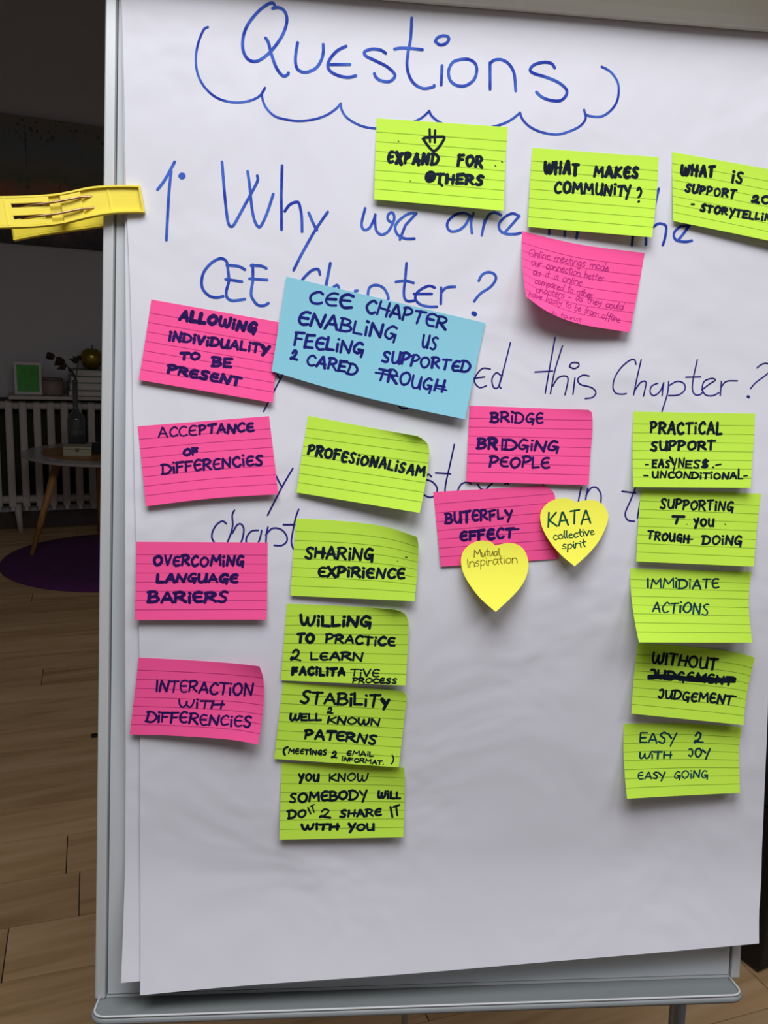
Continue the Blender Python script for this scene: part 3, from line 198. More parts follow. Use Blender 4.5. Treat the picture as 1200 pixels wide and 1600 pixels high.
  {'c': 'yellow', 'ink': 'brown', 'T': [(74.33, -25.44), (141.92, -24.14)], 'R': [(141.92, -24.14), (138.48, -90.84)], 'B': [(72.4, -91.52), (138.48, -90.84)], 'L': [(74.33, -25.44), (72.4, -91.52)], 'lift': (0.0, 23.0, 23.0), 'base': 3.2, 'label': 'yellow heart sticky note reading Mutual Inspiration, left one of the two hearts', 'ink_strokes': '0.81 204,242 206,136 253,194 285,128 307,231|~0.81 314,171 321,225 343,228 361,163|0.69 362,164 372,228|~0.70 392,115 395,190 413,223|0.61 373,154 416,151|~0.76 427,154 437,212 456,217 476,147|0.79 474,146 487,212|~0.82 545,160 510,157 498,198 522,222 546,173|~0.62 548,157 548,200 560,220|~0.82 567,108 570,179 583,212|0.79 118,388 106,269|0.73 140,306 141,387|~0.73 137,338 169,299 205,321 210,378|~0.66 281,298 251,294 230,319 275,336 262,365 221,363|0.61 302,280 302,413|~0.60 302,309 333,275 365,311 334,360 306,345|~0.81 385,291 389,334 400,357|0.74 383,257 384,251|0.80 415,288 417,359|~0.80 413,321 430,289 466,285|~0.73 551,271 503,269 485,315 517,346 555,289|~0.77 554,266 555,320 570,342|~0.78 597,219 597,300 625,337|0.60 570,269 627,253|~0.74 649,260 653,303 664,330|0.62 645,230 647,223|~0.68 714,251 683,274 684,314 721,328 748,301 740,258 712,253|0.77 769,251 770,325|~0.77 766,278 802,250 837,268 846,320', 'outline': [(0.51, 0.072), (0.452, 0.022), (0.368, -0.0), (0.258, -0.0), (0.137, 0.05), (0.037, 0.159), (0.011, 0.295), (0.043, 0.456), (0.146, 0.64), (0.307, 0.833), (0.512, 1.0), (0.723, 0.833), (0.896, 0.666), (0.987, 0.509), (1.017, 0.349), (0.982, 0.2), (0.909, 0.099), (0.8, 0.041), (0.688, 0.03), (0.592, 0.05)]},
  {'c': 'green', 'ink': 'navy', 'T': [(247.42, 107.19), (375.58, 109.52)], 'R': [(375.58, 109.52), (373.78, 82.59), (366.34, 34.12)], 'B': [(245.2, 31.77), (366.34, 34.12)], 'L': [(247.42, 107.19), (245.2, 31.77)], 'lift': (0.0, 10.35, 8.049999999999999), 'base': 0.35, 'label': 'green lined sticky note reading PRACTICAL SUPPORT, topmost of the right green column', 'ink_strokes': '2.58 149,271 152,138|~2.74 145,143 172,135 191,164 175,202 154,215|3.12 217,283 222,142|~3.19 215,149 246,144 264,176 248,210 220,224|2.56 236,215 267,286|3.00 288,281 318,131 322,137 343,289|2.94 301,228 338,234|~3.02 411,166 396,141 372,175 367,224 382,283 402,285 414,271|2.63 437,147 489,138|2.35 460,137 459,283|2.39 514,280 513,189|2.73 512,140 517,139|~2.72 590,151 575,125 553,163 545,219 557,271 577,279 590,258|2.88 612,282 637,133 640,127 667,273|2.58 620,229 659,225|2.85 693,130 690,287 728,280|~2.81 202,409 180,406 161,425 174,455 192,471 189,510 173,520 153,504|~2.59 226,393 229,474 243,508 266,497 276,452 282,399|3.15 281,395 281,512|2.94 305,505 308,390|~2.78 298,402 330,384 354,406 336,444 312,456|3.00 379,506 385,382|~2.91 375,390 404,384 431,413 409,445 384,455|~2.80 491,392 465,412 460,464 480,498 512,477 519,427 505,392 481,394|2.96 544,503 549,395|~3.16 536,399 570,392 593,411 580,442 548,450|3.17 565,449 602,491|2.68 620,378 679,376|2.79 646,371 645,492|1.66 107,703 130,705|2.25 170,649 167,739|2.89 169,651 199,648|2.93 168,692 192,692|2.37 166,738 195,741|2.44 216,735 239,638 242,639 254,735|2.82 225,700 253,705|~2.29 307,659 294,652 281,667 290,688 300,705 298,735 287,741 276,730|1.76 326,614 342,679|1.61 366,617 341,783|1.92 384,734 388,616 421,728 429,611|2.28 447,651 444,741|2.47 447,656 493,655|2.51 445,697 482,695|2.07 443,738 491,741|~2.07 560,650 537,641 516,662 530,683 549,705 549,730 532,742 511,729|~2.73 628,653 607,647 587,662 598,686 622,704 617,729 601,738 580,728|2.30 673,733 675,733|1.93 696,703 737,690|1.87 94,850 126,851|~2.29 167,800 169,855 181,877 199,869 209,839 211,798|2.01 210,794 210,877|1.88 231,876 239,790 271,874 283,787|~2.50 344,816 329,802 307,819 302,846 311,876 329,878 343,873|~2.35 389,796 367,809 362,848 381,877 404,860 412,822 398,797 383,796|1.88 429,885 439,797 472,884 485,796|2.20 496,885 502,799|~2.54 493,805 522,803 549,833 544,866 521,884 492,881|2.11 571,888 571,840|2.26 570,806 575,813|2.47 595,811 644,814|2.53 618,810 611,887|1.87 660,883 660,828|2.31 659,797 664,798|~2.24 708,811 689,829 686,863 703,889 727,874 734,843 718,817 702,815|2.42 755,887 762,805 798,887 808,802|2.06 821,881 842,799 850,801 873,882|2.63 829,852 866,852|2.02 891,803 891,883 926,882|1.78 936,845 963,840|4.87 607,645 599,727|2.07 310,601 341,699|2.19 889,755 890,854'},
  {'c': 'green', 'ink': 'navy', 'T': [(256.83, 29.79), (383.36, 28.32)], 'R': [(383.36, 28.32), (372.1, -44.8)], 'B': [(250.89, -42.12), (372.1, -44.8)], 'L': [(256.83, 29.79), (250.89, -42.12)], 'lift': (0.0, 10.35, 6.8999999999999995), 'base': 0.35, 'label': 'green lined sticky note reading SUPPORTING YOU TROUGH DOING in the right column', 'ink_strokes': '~2.36 216,141 200,124 181,146 190,184 207,212 205,247 192,258 174,241|~2.14 237,132 238,210 251,249 269,240 279,191 282,128|1.93 284,126 280,248|2.55 302,241 305,117|~2.39 298,127 323,121 344,149 327,182 305,188|2.30 364,256 370,135|~2.33 360,139 387,132 406,159 390,193 367,207|~2.22 453,143 432,162 428,213 445,257 471,231 479,180 463,143 449,141|1.93 497,257 499,127|~2.30 488,133 520,127 539,158 526,187 499,198|2.17 515,193 546,264|2.23 559,125 608,116|2.36 584,117 584,247|2.51 635,255 633,179|2.63 631,138 636,141|2.06 659,256 664,131 704,255 709,132|~2.35 774,142 754,132 734,180 737,233 754,251 770,210|2.00 753,201 779,204 774,277|3.04 282,363 377,360|2.97 328,362 314,457|2.21 462,385 478,429|2.98 497,379 478,508|~2.58 540,383 525,400 523,445 541,478 559,458 566,415 550,386 538,386|~2.23 587,375 589,446 601,474 616,467 623,428 624,379|2.20 626,375 628,476|2.26 87,576 129,576|2.24 109,576 104,682|2.40 147,691 154,587|~2.16 146,589 171,588 188,609 173,635 151,647|2.17 162,645 185,697|~2.38 232,606 213,624 208,664 223,701 245,679 253,636 241,608 229,603|~2.37 270,598 273,672 283,701 299,687 307,649 309,599|2.35 310,603 310,703|~2.43 367,616 350,604 334,641 335,685 351,695 364,666|2.00 351,657 370,657 365,718|2.53 389,710 393,617|2.77 427,716 429,620|2.26 392,661 436,668|2.61 553,725 555,619|~2.47 541,617 581,616 608,648 604,696 582,721 548,727|~2.17 664,603 642,625 634,678 655,724 683,695 694,650 676,610 661,611|2.21 719,719 717,646|2.41 714,605 720,607|2.51 746,711 751,599 796,720 804,601|~2.49 873,613 850,596 827,645 828,691 851,708 869,674|2.23 851,666 876,666 871,738|1.10 725,438 731,446|0.85 402,459 407,464|1.70 417,673 463,663'},
  {'c': 'green', 'ink': 'teal', 'T': [(248.09, -49.62), (375.89, -51.43)], 'R': [(375.89, -51.43), (373.43, -71.19), (372.32, -90.32), (372.46, -106.53), (372.48, -121.14)], 'B': [(247.47, -118.35), (372.48, -121.14)], 'L': [(248.09, -49.62), (247.47, -118.35)], 'lift': (0.0, 16.099999999999998, 32.199999999999996), 'base': 0.35, 'label': 'bright green lined sticky note reading IMMIDIATE ACTIONS, bulging away from the sheet', 'ink_strokes': '2.14 143,275 144,147|1.74 167,280 185,151 212,221 249,141 251,269|1.63 270,268 283,135 315,212 353,126 356,260|2.25 379,260 378,178|1.71 376,126 382,130|1.85 404,271 404,140|~2.07 394,149 437,144 469,182 464,237 437,266 397,272|1.74 494,262 492,182|1.65 489,137 496,141|2.18 517,266 550,147 554,144 584,266|1.77 529,226 577,226|1.63 599,129 666,125|1.98 631,123 629,252|~1.92 730,121 703,118 682,151 684,204 700,247 737,237|2.01 681,182 725,175|1.87 164,602 209,479 214,483 224,612|2.38 178,565 223,565|~1.75 313,494 295,473 267,514 252,555 261,610 280,611 300,593|2.15 329,491 390,483|1.91 360,483 338,619|2.35 397,609 407,516|2.30 411,463 416,466|~2.30 471,472 445,502 429,563 451,609 482,580 500,521 487,476 466,473|2.02 507,626 528,474 560,630 580,482|~1.74 651,489 631,485 607,511 616,548 633,578 628,622 607,636 587,623'},
  {'c': 'green', 'ink': 'navy', 'T': [(260.13, -126.09), (302.95, -127.98), (343.35, -131.76), (369.0, -135.16), (380.8, -138.56)], 'R': [(380.8, -138.56), (379.95, -154.01), (378.07, -173.17), (373.91, -208.74)], 'B': [(254.49, -196.76), (373.91, -208.74)], 'L': [(260.13, -126.09), (254.49, -196.76)], 'lift': (9.2, 11.5, 10.35), 'base': 0.35, 'label': 'green lined sticky note reading WITHOUT JUDGEMENT with one word scribbled out', 'ink_strokes': '~2.43 149,121 148,222 165,272 184,231 191,163|~2.82 196,164 194,232 209,274 232,233 237,126|2.70 265,276 264,131|2.11 289,124 357,128|2.83 324,127 319,275|2.44 375,278 388,135|2.43 434,272 445,139|2.16 380,202 450,209|~2.39 500,131 470,166 466,231 494,283 526,258 533,182 513,139 493,137|~2.08 562,137 563,245 578,288 607,266 616,203 619,132|2.37 620,129 622,279|2.72 642,137 707,132|2.83 675,128 671,285|~2.93 146,369 172,369 183,413 178,469 158,488 141,473|~2.65 206,371 209,451 225,479 250,470 263,431 263,376|3.18 265,375 267,484|2.54 292,487 296,373|~2.71 284,378 325,376 358,416 349,459 323,485 284,483|~2.43 430,385 407,370 381,420 385,464 408,480 431,449|2.33 409,442 435,438 432,507|~2.35 514,364 494,360 472,393 468,443 484,473 515,471|2.48 466,420 510,418|2.59 539,472 554,361 580,428 623,363 619,473|~2.42 694,362 669,358 648,392 646,443 665,474 698,460|3.22 645,416 689,411|2.31 721,473 722,366 773,473 779,364|2.50 803,365 861,355|2.79 832,360 828,469|~2.49 237,644 261,633 269,678 260,728 243,749 230,732|~2.08 293,640 294,713 304,747 327,731 338,687 343,636|2.28 344,635 342,747|2.29 365,745 373,625|~2.42 360,631 398,628 425,665 416,709 392,738 358,745|~2.14 494,651 471,636 448,680 448,730 472,747 488,713|2.18 472,705 496,703 489,768|~2.58 568,646 546,642 526,667 520,714 537,752 565,743|2.18 524,696 560,690|2.13 588,745 596,621 622,696 655,620 663,741|~2.40 728,621 706,613 688,647 685,703 700,741 731,729|2.62 686,677 722,674|2.63 750,744 761,623 799,735 814,618|2.46 829,628 884,619|2.48 857,623 849,743|~3.81 130,465 296,437 500,443 723,417 875,377|~2.54 126,493 298,463 502,474 726,447 879,413|1.52 808,629 909,616'},
  {'c': 'green', 'ink': 'teal', 'T': [(251.58, -210.69), (313.11, -210.22), (378.62, -214.51)], 'R': [(378.62, -214.51), (376.67, -239.03), (376.71, -259.21), (375.72, -280.82)], 'B': [(252.68, -283.28), (375.72, -280.82)], 'L': [(251.58, -210.69), (252.68, -283.28)], 'lift': (0.0, 11.5, 18.4), 'base': 0.35, 'label': 'green lined sticky note reading EASY WITH JOY EASY GOING, lowest of the right column', 'ink_strokes': '1.89 145,139 143,268|1.65 146,137 201,139|2.05 147,208 188,205|1.77 145,271 198,274|1.82 213,278 248,155 256,158 285,285|1.59 228,240 279,242|~1.92 363,150 340,139 314,170 330,202 352,229 347,278 329,288 303,268|2.09 380,156 409,220|1.71 452,145 402,332|~2.28 615,176 631,132 657,148 654,201 632,252 609,279 617,250 640,260|1.82 632,268 683,270|~1.92 142,408 138,471 151,492 171,467 182,430|~1.83 183,433 181,469 195,494 217,473 233,409|1.81 244,497 244,441|1.89 243,407 249,403|2.17 263,410 329,411|2.34 298,408 291,498|2.05 345,498 350,415|1.70 400,497 406,413|1.75 344,454 413,458|~1.80 565,378 586,373 595,412 590,457 576,476 562,460|~2.03 644,362 624,386 620,443 637,484 662,458 672,406 658,365 642,364|2.10 683,382 707,421|2.15 746,364 709,508|~1.61 156,678 139,676 120,695 116,740 128,764 154,761|2.01 116,721 152,718|1.52 170,764 205,678 210,682 225,765|1.78 181,734 222,736|~1.94 286,688 266,683 250,700 260,717 276,733 271,762 257,765 241,758|2.06 294,691 315,727|1.82 348,686 311,797|~1.41 479,697 458,683 435,720 430,759 450,772 470,743|1.73 453,738 478,738 470,792|~1.52 525,675 500,699 496,741 514,776 542,754 553,707 536,677 516,677|1.57 572,778 574,715|1.59 573,674 579,679|1.83 592,772 602,675 641,767 652,670|~1.47 712,687 690,677 668,722 671,761 691,775 711,742|1.70 692,735 717,735 713,794'},
]
SHEET_TEXT = {
  'cloud': '~2.16 -179.3,452.2 -183.2,449.4 -187.9,437.3 -190.0,423.5 -188.4,410.0 -183.3,399.6 -175.3,391.4 -165.3,386.6 -152.3,385.2 -141.4,387.1 -132.4,391.1 -127.5,396.0 -125.2,400.7|~2.16 -125.2,400.7 -127.9,395.0 -126.3,387.2 -122.2,380.6 -115.0,375.1 -104.9,372.9 -92.7,372.3 -78.6,374.7 -66.5,379.5 -57.4,386.1 -53.1,391.4|~2.16 -53.1,391.4 -51.9,385.4 -47.0,378.7 -37.6,373.3 -27.3,370.5 -12.8,370.1 3.6,372.7 17.9,378.6 26.1,383.2 32.6,389.6|~2.29 32.6,389.6 35.4,384.8 45.0,378.7 61.9,374.9 80.8,375.2 97.5,379.2 108.0,383.3 115.2,387.9 122.0,393.8|~2.29 122.0,393.8 124.8,387.5 132.6,380.9 144.5,376.7 159.6,375.6 172.4,379.6 183.0,385.5 188.1,393.0 186.2,401.1|~2.29 186.2,401.1 187.9,397.1 193.4,395.5 204.3,396.2 212.8,402.0 218.9,410.7 220.7,421.1 219.2,430.3 213.4,438.0 207.8,441.7 202.2,443.7',
  'title': '~2.92 -117.5,476.4 -119.2,478.8 -124.2,477.4 -133.0,469.9 -141.7,458.5 -146.1,447.4 -146.7,435.7 -143.1,427.2 -137.1,424.1 -130.1,426.2 -120.3,434.8 -111.5,447.2 -107.1,457.4 -105.9,466.2 -108.7,472.8 -114.1,475.3 -119.5,473.9|~2.92 -125.5,446.5 -122.8,442.4 -120.3,433.8 -116.0,422.4 -111.9,415.9 -107.8,412.8 -104.2,414.5 -103.4,416.1|~2.92 -95.4,444.6 -97.1,430.8 -95.9,422.0 -91.8,418.4 -85.7,418.2 -77.7,422.4 -72.8,429.7 -70.9,437.7 -71.1,444.9|~2.92 -49.3,444.8 -56.8,440.7 -62.7,434.4 -66.2,427.2 -64.4,421.4 -57.2,417.5 -47.0,416.1 -39.2,418.2|2.92 -65.6,426.8 -45.2,428.3|~2.92 -11.1,441.1 -15.9,443.7 -24.2,444.1 -31.3,441.2 -30.1,437.3 -20.8,433.4 -10.4,429.1 -3.0,423.6 -1.9,419.3 -6.9,414.9 -15.1,415.2 -19.9,418.1 -21.5,421.4|~2.92 13.0,475.7 12.5,456.7 10.3,442.5 9.8,430.5 12.6,420.6 17.9,413.9 26.3,410.4 35.6,412.4 36.6,414.1|~2.92 -2.6,445.6 5.6,447.2 24.2,446.9|2.92 43.7,433.1 43.4,414.9|~2.92 36.4,455.3 38.3,458.9 43.5,461.3 48.7,460.8 49.2,457.2 45.8,453.6 40.6,452.6 36.8,455.4|~2.92 62.8,440.4 54.6,437.4 50.3,429.1 52.0,420.1 58.4,415.5 66.8,415.6 75.0,421.6 77.8,430.9 75.5,437.8 69.1,440.8 62.8,440.4|2.92 90.5,438.9 91.4,414.0|~2.92 90.6,437.9 94.2,441.6 101.6,442.7 109.1,439.2 114.7,430.4 116.8,414.4|~2.92 154.9,438.9 151.5,442.8 144.0,443.4 134.5,440.4 130.4,435.1 134.8,431.9 146.7,429.4 159.7,425.1 167.5,419.1 167.1,413.0 161.5,408.1 151.8,407.8 143.2,410.2 137.6,414.5',
  'first_question': '~2.73 -223.4,299.6 -216.9,308.9 -208.0,326.2|~2.73 -211.1,317.4 -213.0,295.0 -214.6,253.2|~2.73 -203.2,313.5 -201.9,315.3 -199.6,315.2 -199.2,313.0 -201.4,311.8 -203.2,313.2|~2.73 -202.2,314.3 -200.4,312.9|~2.73 -164.1,329.2 -161.0,298.3 -158.3,277.5 -156.4,270.8 -154.4,269.4 -151.4,271.8 -143.4,287.4 -134.7,304.5 -130.4,313.8 -130.8,318.6|~2.73 -139.9,321.9 -137.8,308.8 -135.2,287.9 -132.3,275.9 -128.7,270.5 -125.7,272.5 -120.7,284.2 -115.3,302.2|2.73 -107.5,329.5 -107.7,301.6 -106.7,269.0|~2.73 -104.0,286.6 -99.6,292.9 -93.5,295.9 -90.4,294.2 -87.9,283.0 -87.1,268.1|~2.73 -81.1,286.4 -77.0,277.5 -73.0,270.4|~2.73 -63.0,288.1 -74.6,270.0 -86.3,248.0 -94.3,231.0|~2.73 -157.8,235.5 -160.5,238.1 -165.1,238.3 -172.5,233.7 -179.1,225.1 -181.1,215.9 -179.5,208.4 -173.4,202.6 -166.6,201.4 -160.6,202.9|~2.73 -157.4,233.7 -155.6,218.6 -157.7,207.9 -156.8,201.8 -151.4,199.1 -140.1,201.1|~2.73 -157.7,232.5 -146.8,232.0 -140.7,229.2|2.73 -158.6,219.2 -143.2,217.7|~2.73 -133.2,234.2 -132.9,219.7 -134.2,209.0 -133.3,202.9 -127.9,196.3 -121.8,195.8 -117.6,198.3|~2.73 -134.8,233.3 -125.7,233.5 -120.3,231.4|2.73 -136.0,220.8 -119.3,220.4|~2.73 -69.0,228.2 -70.6,232.7 -75.2,232.4 -79.7,229.2 -85.7,222.0 -87.1,215.8 -85.5,211.3|~2.73 -59.2,239.4 -62.6,218.5 -63.9,207.7|~2.60 -26.9,293.7 -29.9,280.5 -29.2,274.8 -26.4,273.0 -22.3,275.2 -18.4,282.8 -16.9,288.6 -17.2,282.9 -15.6,273.1 -10.5,269.3 -4.0,272.9 0.8,282.2 1.4,288.0 -1.1,291.1 -4.7,288.4 -4.3,283.6 -0.0,281.4|~2.60 23.0,291.6 15.5,290.9 6.5,284.2 2.6,277.4 5.3,270.2 12.9,266.8 21.8,267.3|2.60 23.0,291.6 12.5,279.6 7.6,265.7|~2.60 76.1,292.2 71.0,294.4 62.5,293.1 55.1,286.9 53.6,281.1 57.2,276.4 64.7,277.6 71.3,282.9 76.1,292.2|~2.60 79.4,295.2 77.2,286.5 78.4,275.9|~2.60 90.7,289.0 89.3,280.6 88.3,274.3|~2.60 90.0,284.0 93.9,293.3 99.8,296.9 106.7,294.8|~2.60 125.2,294.6 118.6,297.1 111.0,293.4 105.3,286.5 106.4,279.9 112.5,277.0 121.0,277.1 127.0,278.6|2.60 125.2,295.0 117.3,285.5 111.5,278.6|2.60 -59.4,239.4 -63.0,218.3|~2.60 -56.4,216.1 -52.3,218.8 -50.6,216.4|~2.60 -34.8,213.9 -32.4,214.4|~2.60 -22.3,210.4 -20.8,217.9 -14.2,220.7 -6.7,217.8 -2.3,209.8 -3.0,206.4|~2.60 14.7,243.3 13.9,228.8 12.9,217.1 13.6,209.7 17.1,206.6 24.6,207.8|~2.60 4.8,224.7 14.0,226.3 22.1,224.6|~2.60 43.1,221.2 37.7,222.5 31.0,219.7 25.3,214.5 24.6,208.6 29.8,203.9 38.2,202.3 45.8,202.7|2.60 22.8,214.0 40.4,214.9|2.60 49.5,221.5 49.6,205.7|~2.60 49.7,216.5 54.6,221.7 63.4,223.0|~2.60 86.7,230.0 89.9,236.0 95.8,238.8 101.8,237.4 103.7,232.5 98.8,224.8 88.8,217.6 82.7,209.8|4.45 82.3,197.9 83.8,197.2|2.67 155.9,288.6 155.8,279.0|2.67 171.8,287.2 171.5,278.0|~2.67 183.6,276.5 184.5,283.5 187.0,288.0|2.67 241.2,284.3 240.3,272.1|~2.67 265.7,329.3 263.0,316.4 261.4,309.6|2.67 254.1,291.6 254.8,273.9|~2.67 257.7,287.4 264.4,293.9 269.4,295.3 274.9,292.7 274.2,281.6 272.2,274.4|~2.67 299.3,294.8 290.0,293.6 283.3,286.5 285.9,280.0 295.4,278.8 302.3,280.3|2.67 298.9,294.7 292.7,285.9 287.8,279.7',
  'second_question': '~1.46 100.4,143.9 92.3,144.0 85.8,136.1 85.2,130.0 90.2,125.3 96.8,127.3|1.46 83.9,134.1 94.9,135.9|~1.46 110.8,138.2 106.4,140.5 102.3,134.3 103.7,126.6 107.4,125.3 109.8,129.2 112.8,139.0|~1.46 120.0,170.8 114.4,146.8 109.8,129.2 111.6,125.4|~1.46 165.0,177.6 161.9,158.4 158.0,134.0 156.2,122.2|1.46 145.4,142.7 163.3,144.4|~1.46 172.7,169.8 165.3,144.0 161.5,121.9|~1.46 163.6,129.3 169.1,138.0 176.6,140.0 179.2,136.0 176.3,121.3|1.46 186.2,138.7 184.5,122.1|~1.46 180.2,149.4 182.6,153.2 188.9,153.5 189.7,150.3 185.2,147.7 180.2,149.4|~1.46 200.5,141.0 194.2,141.5 189.2,137.6 191.9,132.3 203.3,129.6 208.0,124.9 204.8,119.9 197.2,118.4|~1.46 249.0,154.7 247.1,159.1 242.0,158.1 233.3,150.4 227.2,140.3 225.6,130.5 228.8,125.0 235.2,124.2 239.6,124.9|~1.46 254.2,159.4 250.2,140.0 247.3,124.0|~1.46 247.9,127.7 254.1,136.5 259.2,137.9 259.8,134.3 257.6,123.1|~1.46 272.1,136.5 265.8,133.3 264.6,127.1 268.6,124.0 274.9,128.7 278.5,137.5|~1.46 278.5,137.5 277.5,128.8 277.1,124.3|~1.46 283.7,138.9 282.7,126.5 277.4,108.5 276.1,101.6|~1.46 283.8,134.5 292.7,139.3 300.0,137.1 300.7,130.9 294.4,125.7 284.0,124.6|~1.46 313.2,161.8 309.4,142.4 309.0,131.2 312.4,126.4 317.6,127.1 320.1,130.4|1.46 301.6,143.8 317.1,144.7|~1.46 318.8,131.6 326.4,137.6 332.8,142.1 328.9,143.6 321.2,140.4 319.3,132.8 322.8,126.8 330.6,126.3 337.0,129.5|1.46 339.3,141.1 338.4,126.6|~1.46 339.0,134.8 344.5,141.2 356.2,142.2|~1.46 376.7,156.2 381.8,160.1 388.3,160.9 392.4,155.5 386.0,149.0 375.8,141.2 370.2,134.7|2.86 367.7,126.7 368.5,126.2|~1.46 -107.8,130.9 -106.5,128.3 -104.7,126.3|~1.46 -102.5,130.4 -110.8,113.5 -119.8,94.5|~1.46 9.6,105.3 13.7,101.9 18.6,102.4 21.2,105.1',
  'third_question': '~1.65 -106.3,32.7 -103.7,27.7 -101.0,23.1|~1.65 -90.7,40.8 -100.7,22.4 -113.7,-4.8|~1.65 -152.7,-13.7 -156.3,-11.4 -161.5,-14.6 -165.3,-21.3 -165.9,-27.4 -163.2,-32.7|~1.65 -145.3,-0.8 -147.2,-5.6 -146.6,-14.9 -148.2,-23.0 -151.1,-31.1|~1.65 -146.9,-23.0 -142.4,-14.8 -138.4,-14.1 -136.0,-18.7 -136.9,-26.8 -138.7,-32.2|~1.65 -122.4,-19.5 -129.0,-20.6 -133.2,-26.7 -133.4,-32.1|~1.65 -119.1,-19.7 -120.3,-26.5 -122.2,-31.9|~1.65 -113.2,-16.2 -114.4,-22.3 -114.8,-33.1|~1.65 -115.0,-23.7 -109.1,-17.5 -101.1,-18.0 -95.6,-23.3 -94.8,-29.4 -99.4,-33.5 -106.8,-33.6|1.65 -98.5,-13.6 -88.5,-13.4|~1.65 -84.2,1.6 -87.2,-8.0 -89.6,-21.9 -90.5,-30.3 -88.6,-36.5|1.65 -98.0,-13.8 -87.7,-13.5|~1.65 44.1,36.5 41.2,38.6 38.4,36.4 38.5,33.6 44.9,31.6 50.0,25.4 48.0,18.4 42.4,16.4 36.7,18.8|~1.59 66.0,68.6 62.6,51.1 58.5,31.0 57.7,21.8|1.59 48.1,40.2 62.9,39.8|~1.59 69.7,22.1 73.3,29.5 78.8,31.9 83.4,30.7|~1.59 90.0,30.3 92.8,26.4 96.6,25.0|~1.59 104.8,31.8 99.4,26.6 93.9,19.1|~1.59 117.0,30.7 118.9,32.2 120.8,31.1|~1.59 194.9,29.6 193.2,21.5 192.1,14.1|~1.59 201.7,29.2 200.3,21.7 199.2,14.2|~1.59 199.9,21.7 204.6,29.2 210.3,30.3 215.3,23.9 215.5,14.6|~1.59 155.3,33.2 156.1,31.7|~1.59 252.4,34.6 246.3,18.5 241.5,7.3 241.3,2.4 244.3,-1.8 250.6,-2.6|1.59 237.2,27.1 251.3,25.7|1.59 255.9,15.6 253.7,0.8',
}
FRONT_SHEET = {'T': [(-261.76, 533.87), (379.68, 549.87)], 'L': [(-261.76, 533.87), (-258.72, 470.88), (-255.25, 389.43), (-252.27, 295.51), (-247.71, 212.57), (-242.27, 95.05), (-236.2, -32.4), (-233.23, -102.2), (-232.06, -254.84), (-231.0, -357.69), (-225.06, -469.16)], 'B': [(-225.06, -469.16), (-114.37, -463.59), (74.99, -456.63), (246.14, -448.54), (403.06, -439.65)], 'R': [(379.68, 549.87), (387.86, 365.6), (395.43, 75.17), (398.28, -88.41), (405.04, -189.74), (408.2, -258.79), (410.64, -362.71), (405.58, -413.37), (403.06, -439.65)]}
BACK_SHEET = {'T': [(-262.78, 535.02), (378.13, 550.9)], 'L': [(-262.21, 535.07), (-259.75, 471.89), (-256.85, 390.21), (-254.16, 296.04), (-252.25, 212.78), (-246.93, -32.79), (-246.36, -178.32), (-246.13, -358.41), (-244.25, -460.6)], 'B': [(-244.25, -460.6), (-224.38, -458.5), (10.76, -449.29), (380.08, -428.9)], 'R': [(378.13, 550.9), (391.52, 205.76), (393.16, -122.29), (380.08, -428.9)]}
# ------------------------------------------------------------------ ribbons of ink
def parse(txt):
    out = []
    for s in txt.split('|'):
        sm = s.startswith('~'); a = s.lstrip('~').split(' ')
        out.append((float(a[0]), sm, [tuple(float(x) for x in q.split(',')) for q in a[1:]]))
    return out

def ink_mesh(strokes, surf, sc, off, dens):
    """flat pen strokes lying on surf(a, b) -> mm; sc scales the stroke coordinates, off = offset above the surface in mm"""
    V, Fc = [], []
    def P(q):
        x, y, z = surf(q[0] * sc, q[1] * sc); return Vector((x, y, z + off))
    for wd, sm, pts in strokes:
        if len(pts) == 1: pts = [pts[0], (pts[0][0] + 1, pts[0][1])]
        chunks = []
        if sm and len(pts) > 2: chunks = [catmull(pts, dens)]
        else: chunks = [[a, tuple((x + y) / 2 for x, y in zip(a, b)), b] for a, b in zip(pts, pts[1:])]
        for ch in chunks:
            Q = [P(q) for q in ch]
            Q = [q for i, q in enumerate(Q) if i == 0 or (q - Q[i - 1]).length > 1e-4]
            if len(Q) < 2: continue
            h = wd / 2; n = len(Q); base = len(V); N = Vector((0, 0, 1))
            for i, q in enumerate(Q):
                t = (Q[min(i + 1, n - 1)] - Q[max(i - 1, 0)]); t.z = 0; t.normalize()
                s = N.cross(t); V.append(q + s * h); V.append(q - s * h)
            for i in range(n - 1): Fc.append((base + 2 * i, base + 2 * i + 1, base + 2 * i + 3, base + 2 * i + 2))
            for q, d in ((Q[0], Q[0] - Q[1]), (Q[-1], Q[-1] - Q[-2])):
                a0 = math.atan2(d.y, d.x); k = len(V); V.append(q.copy())
                for j in range(7):
                    a = a0 - math.pi / 2 + math.pi * j / 6; V.append(q + Vector((math.cos(a) * h, math.sin(a) * h, 0)))
                for j in range(6): Fc.append((k, k + 1 + j, k + 2 + j))
    return V, Fc

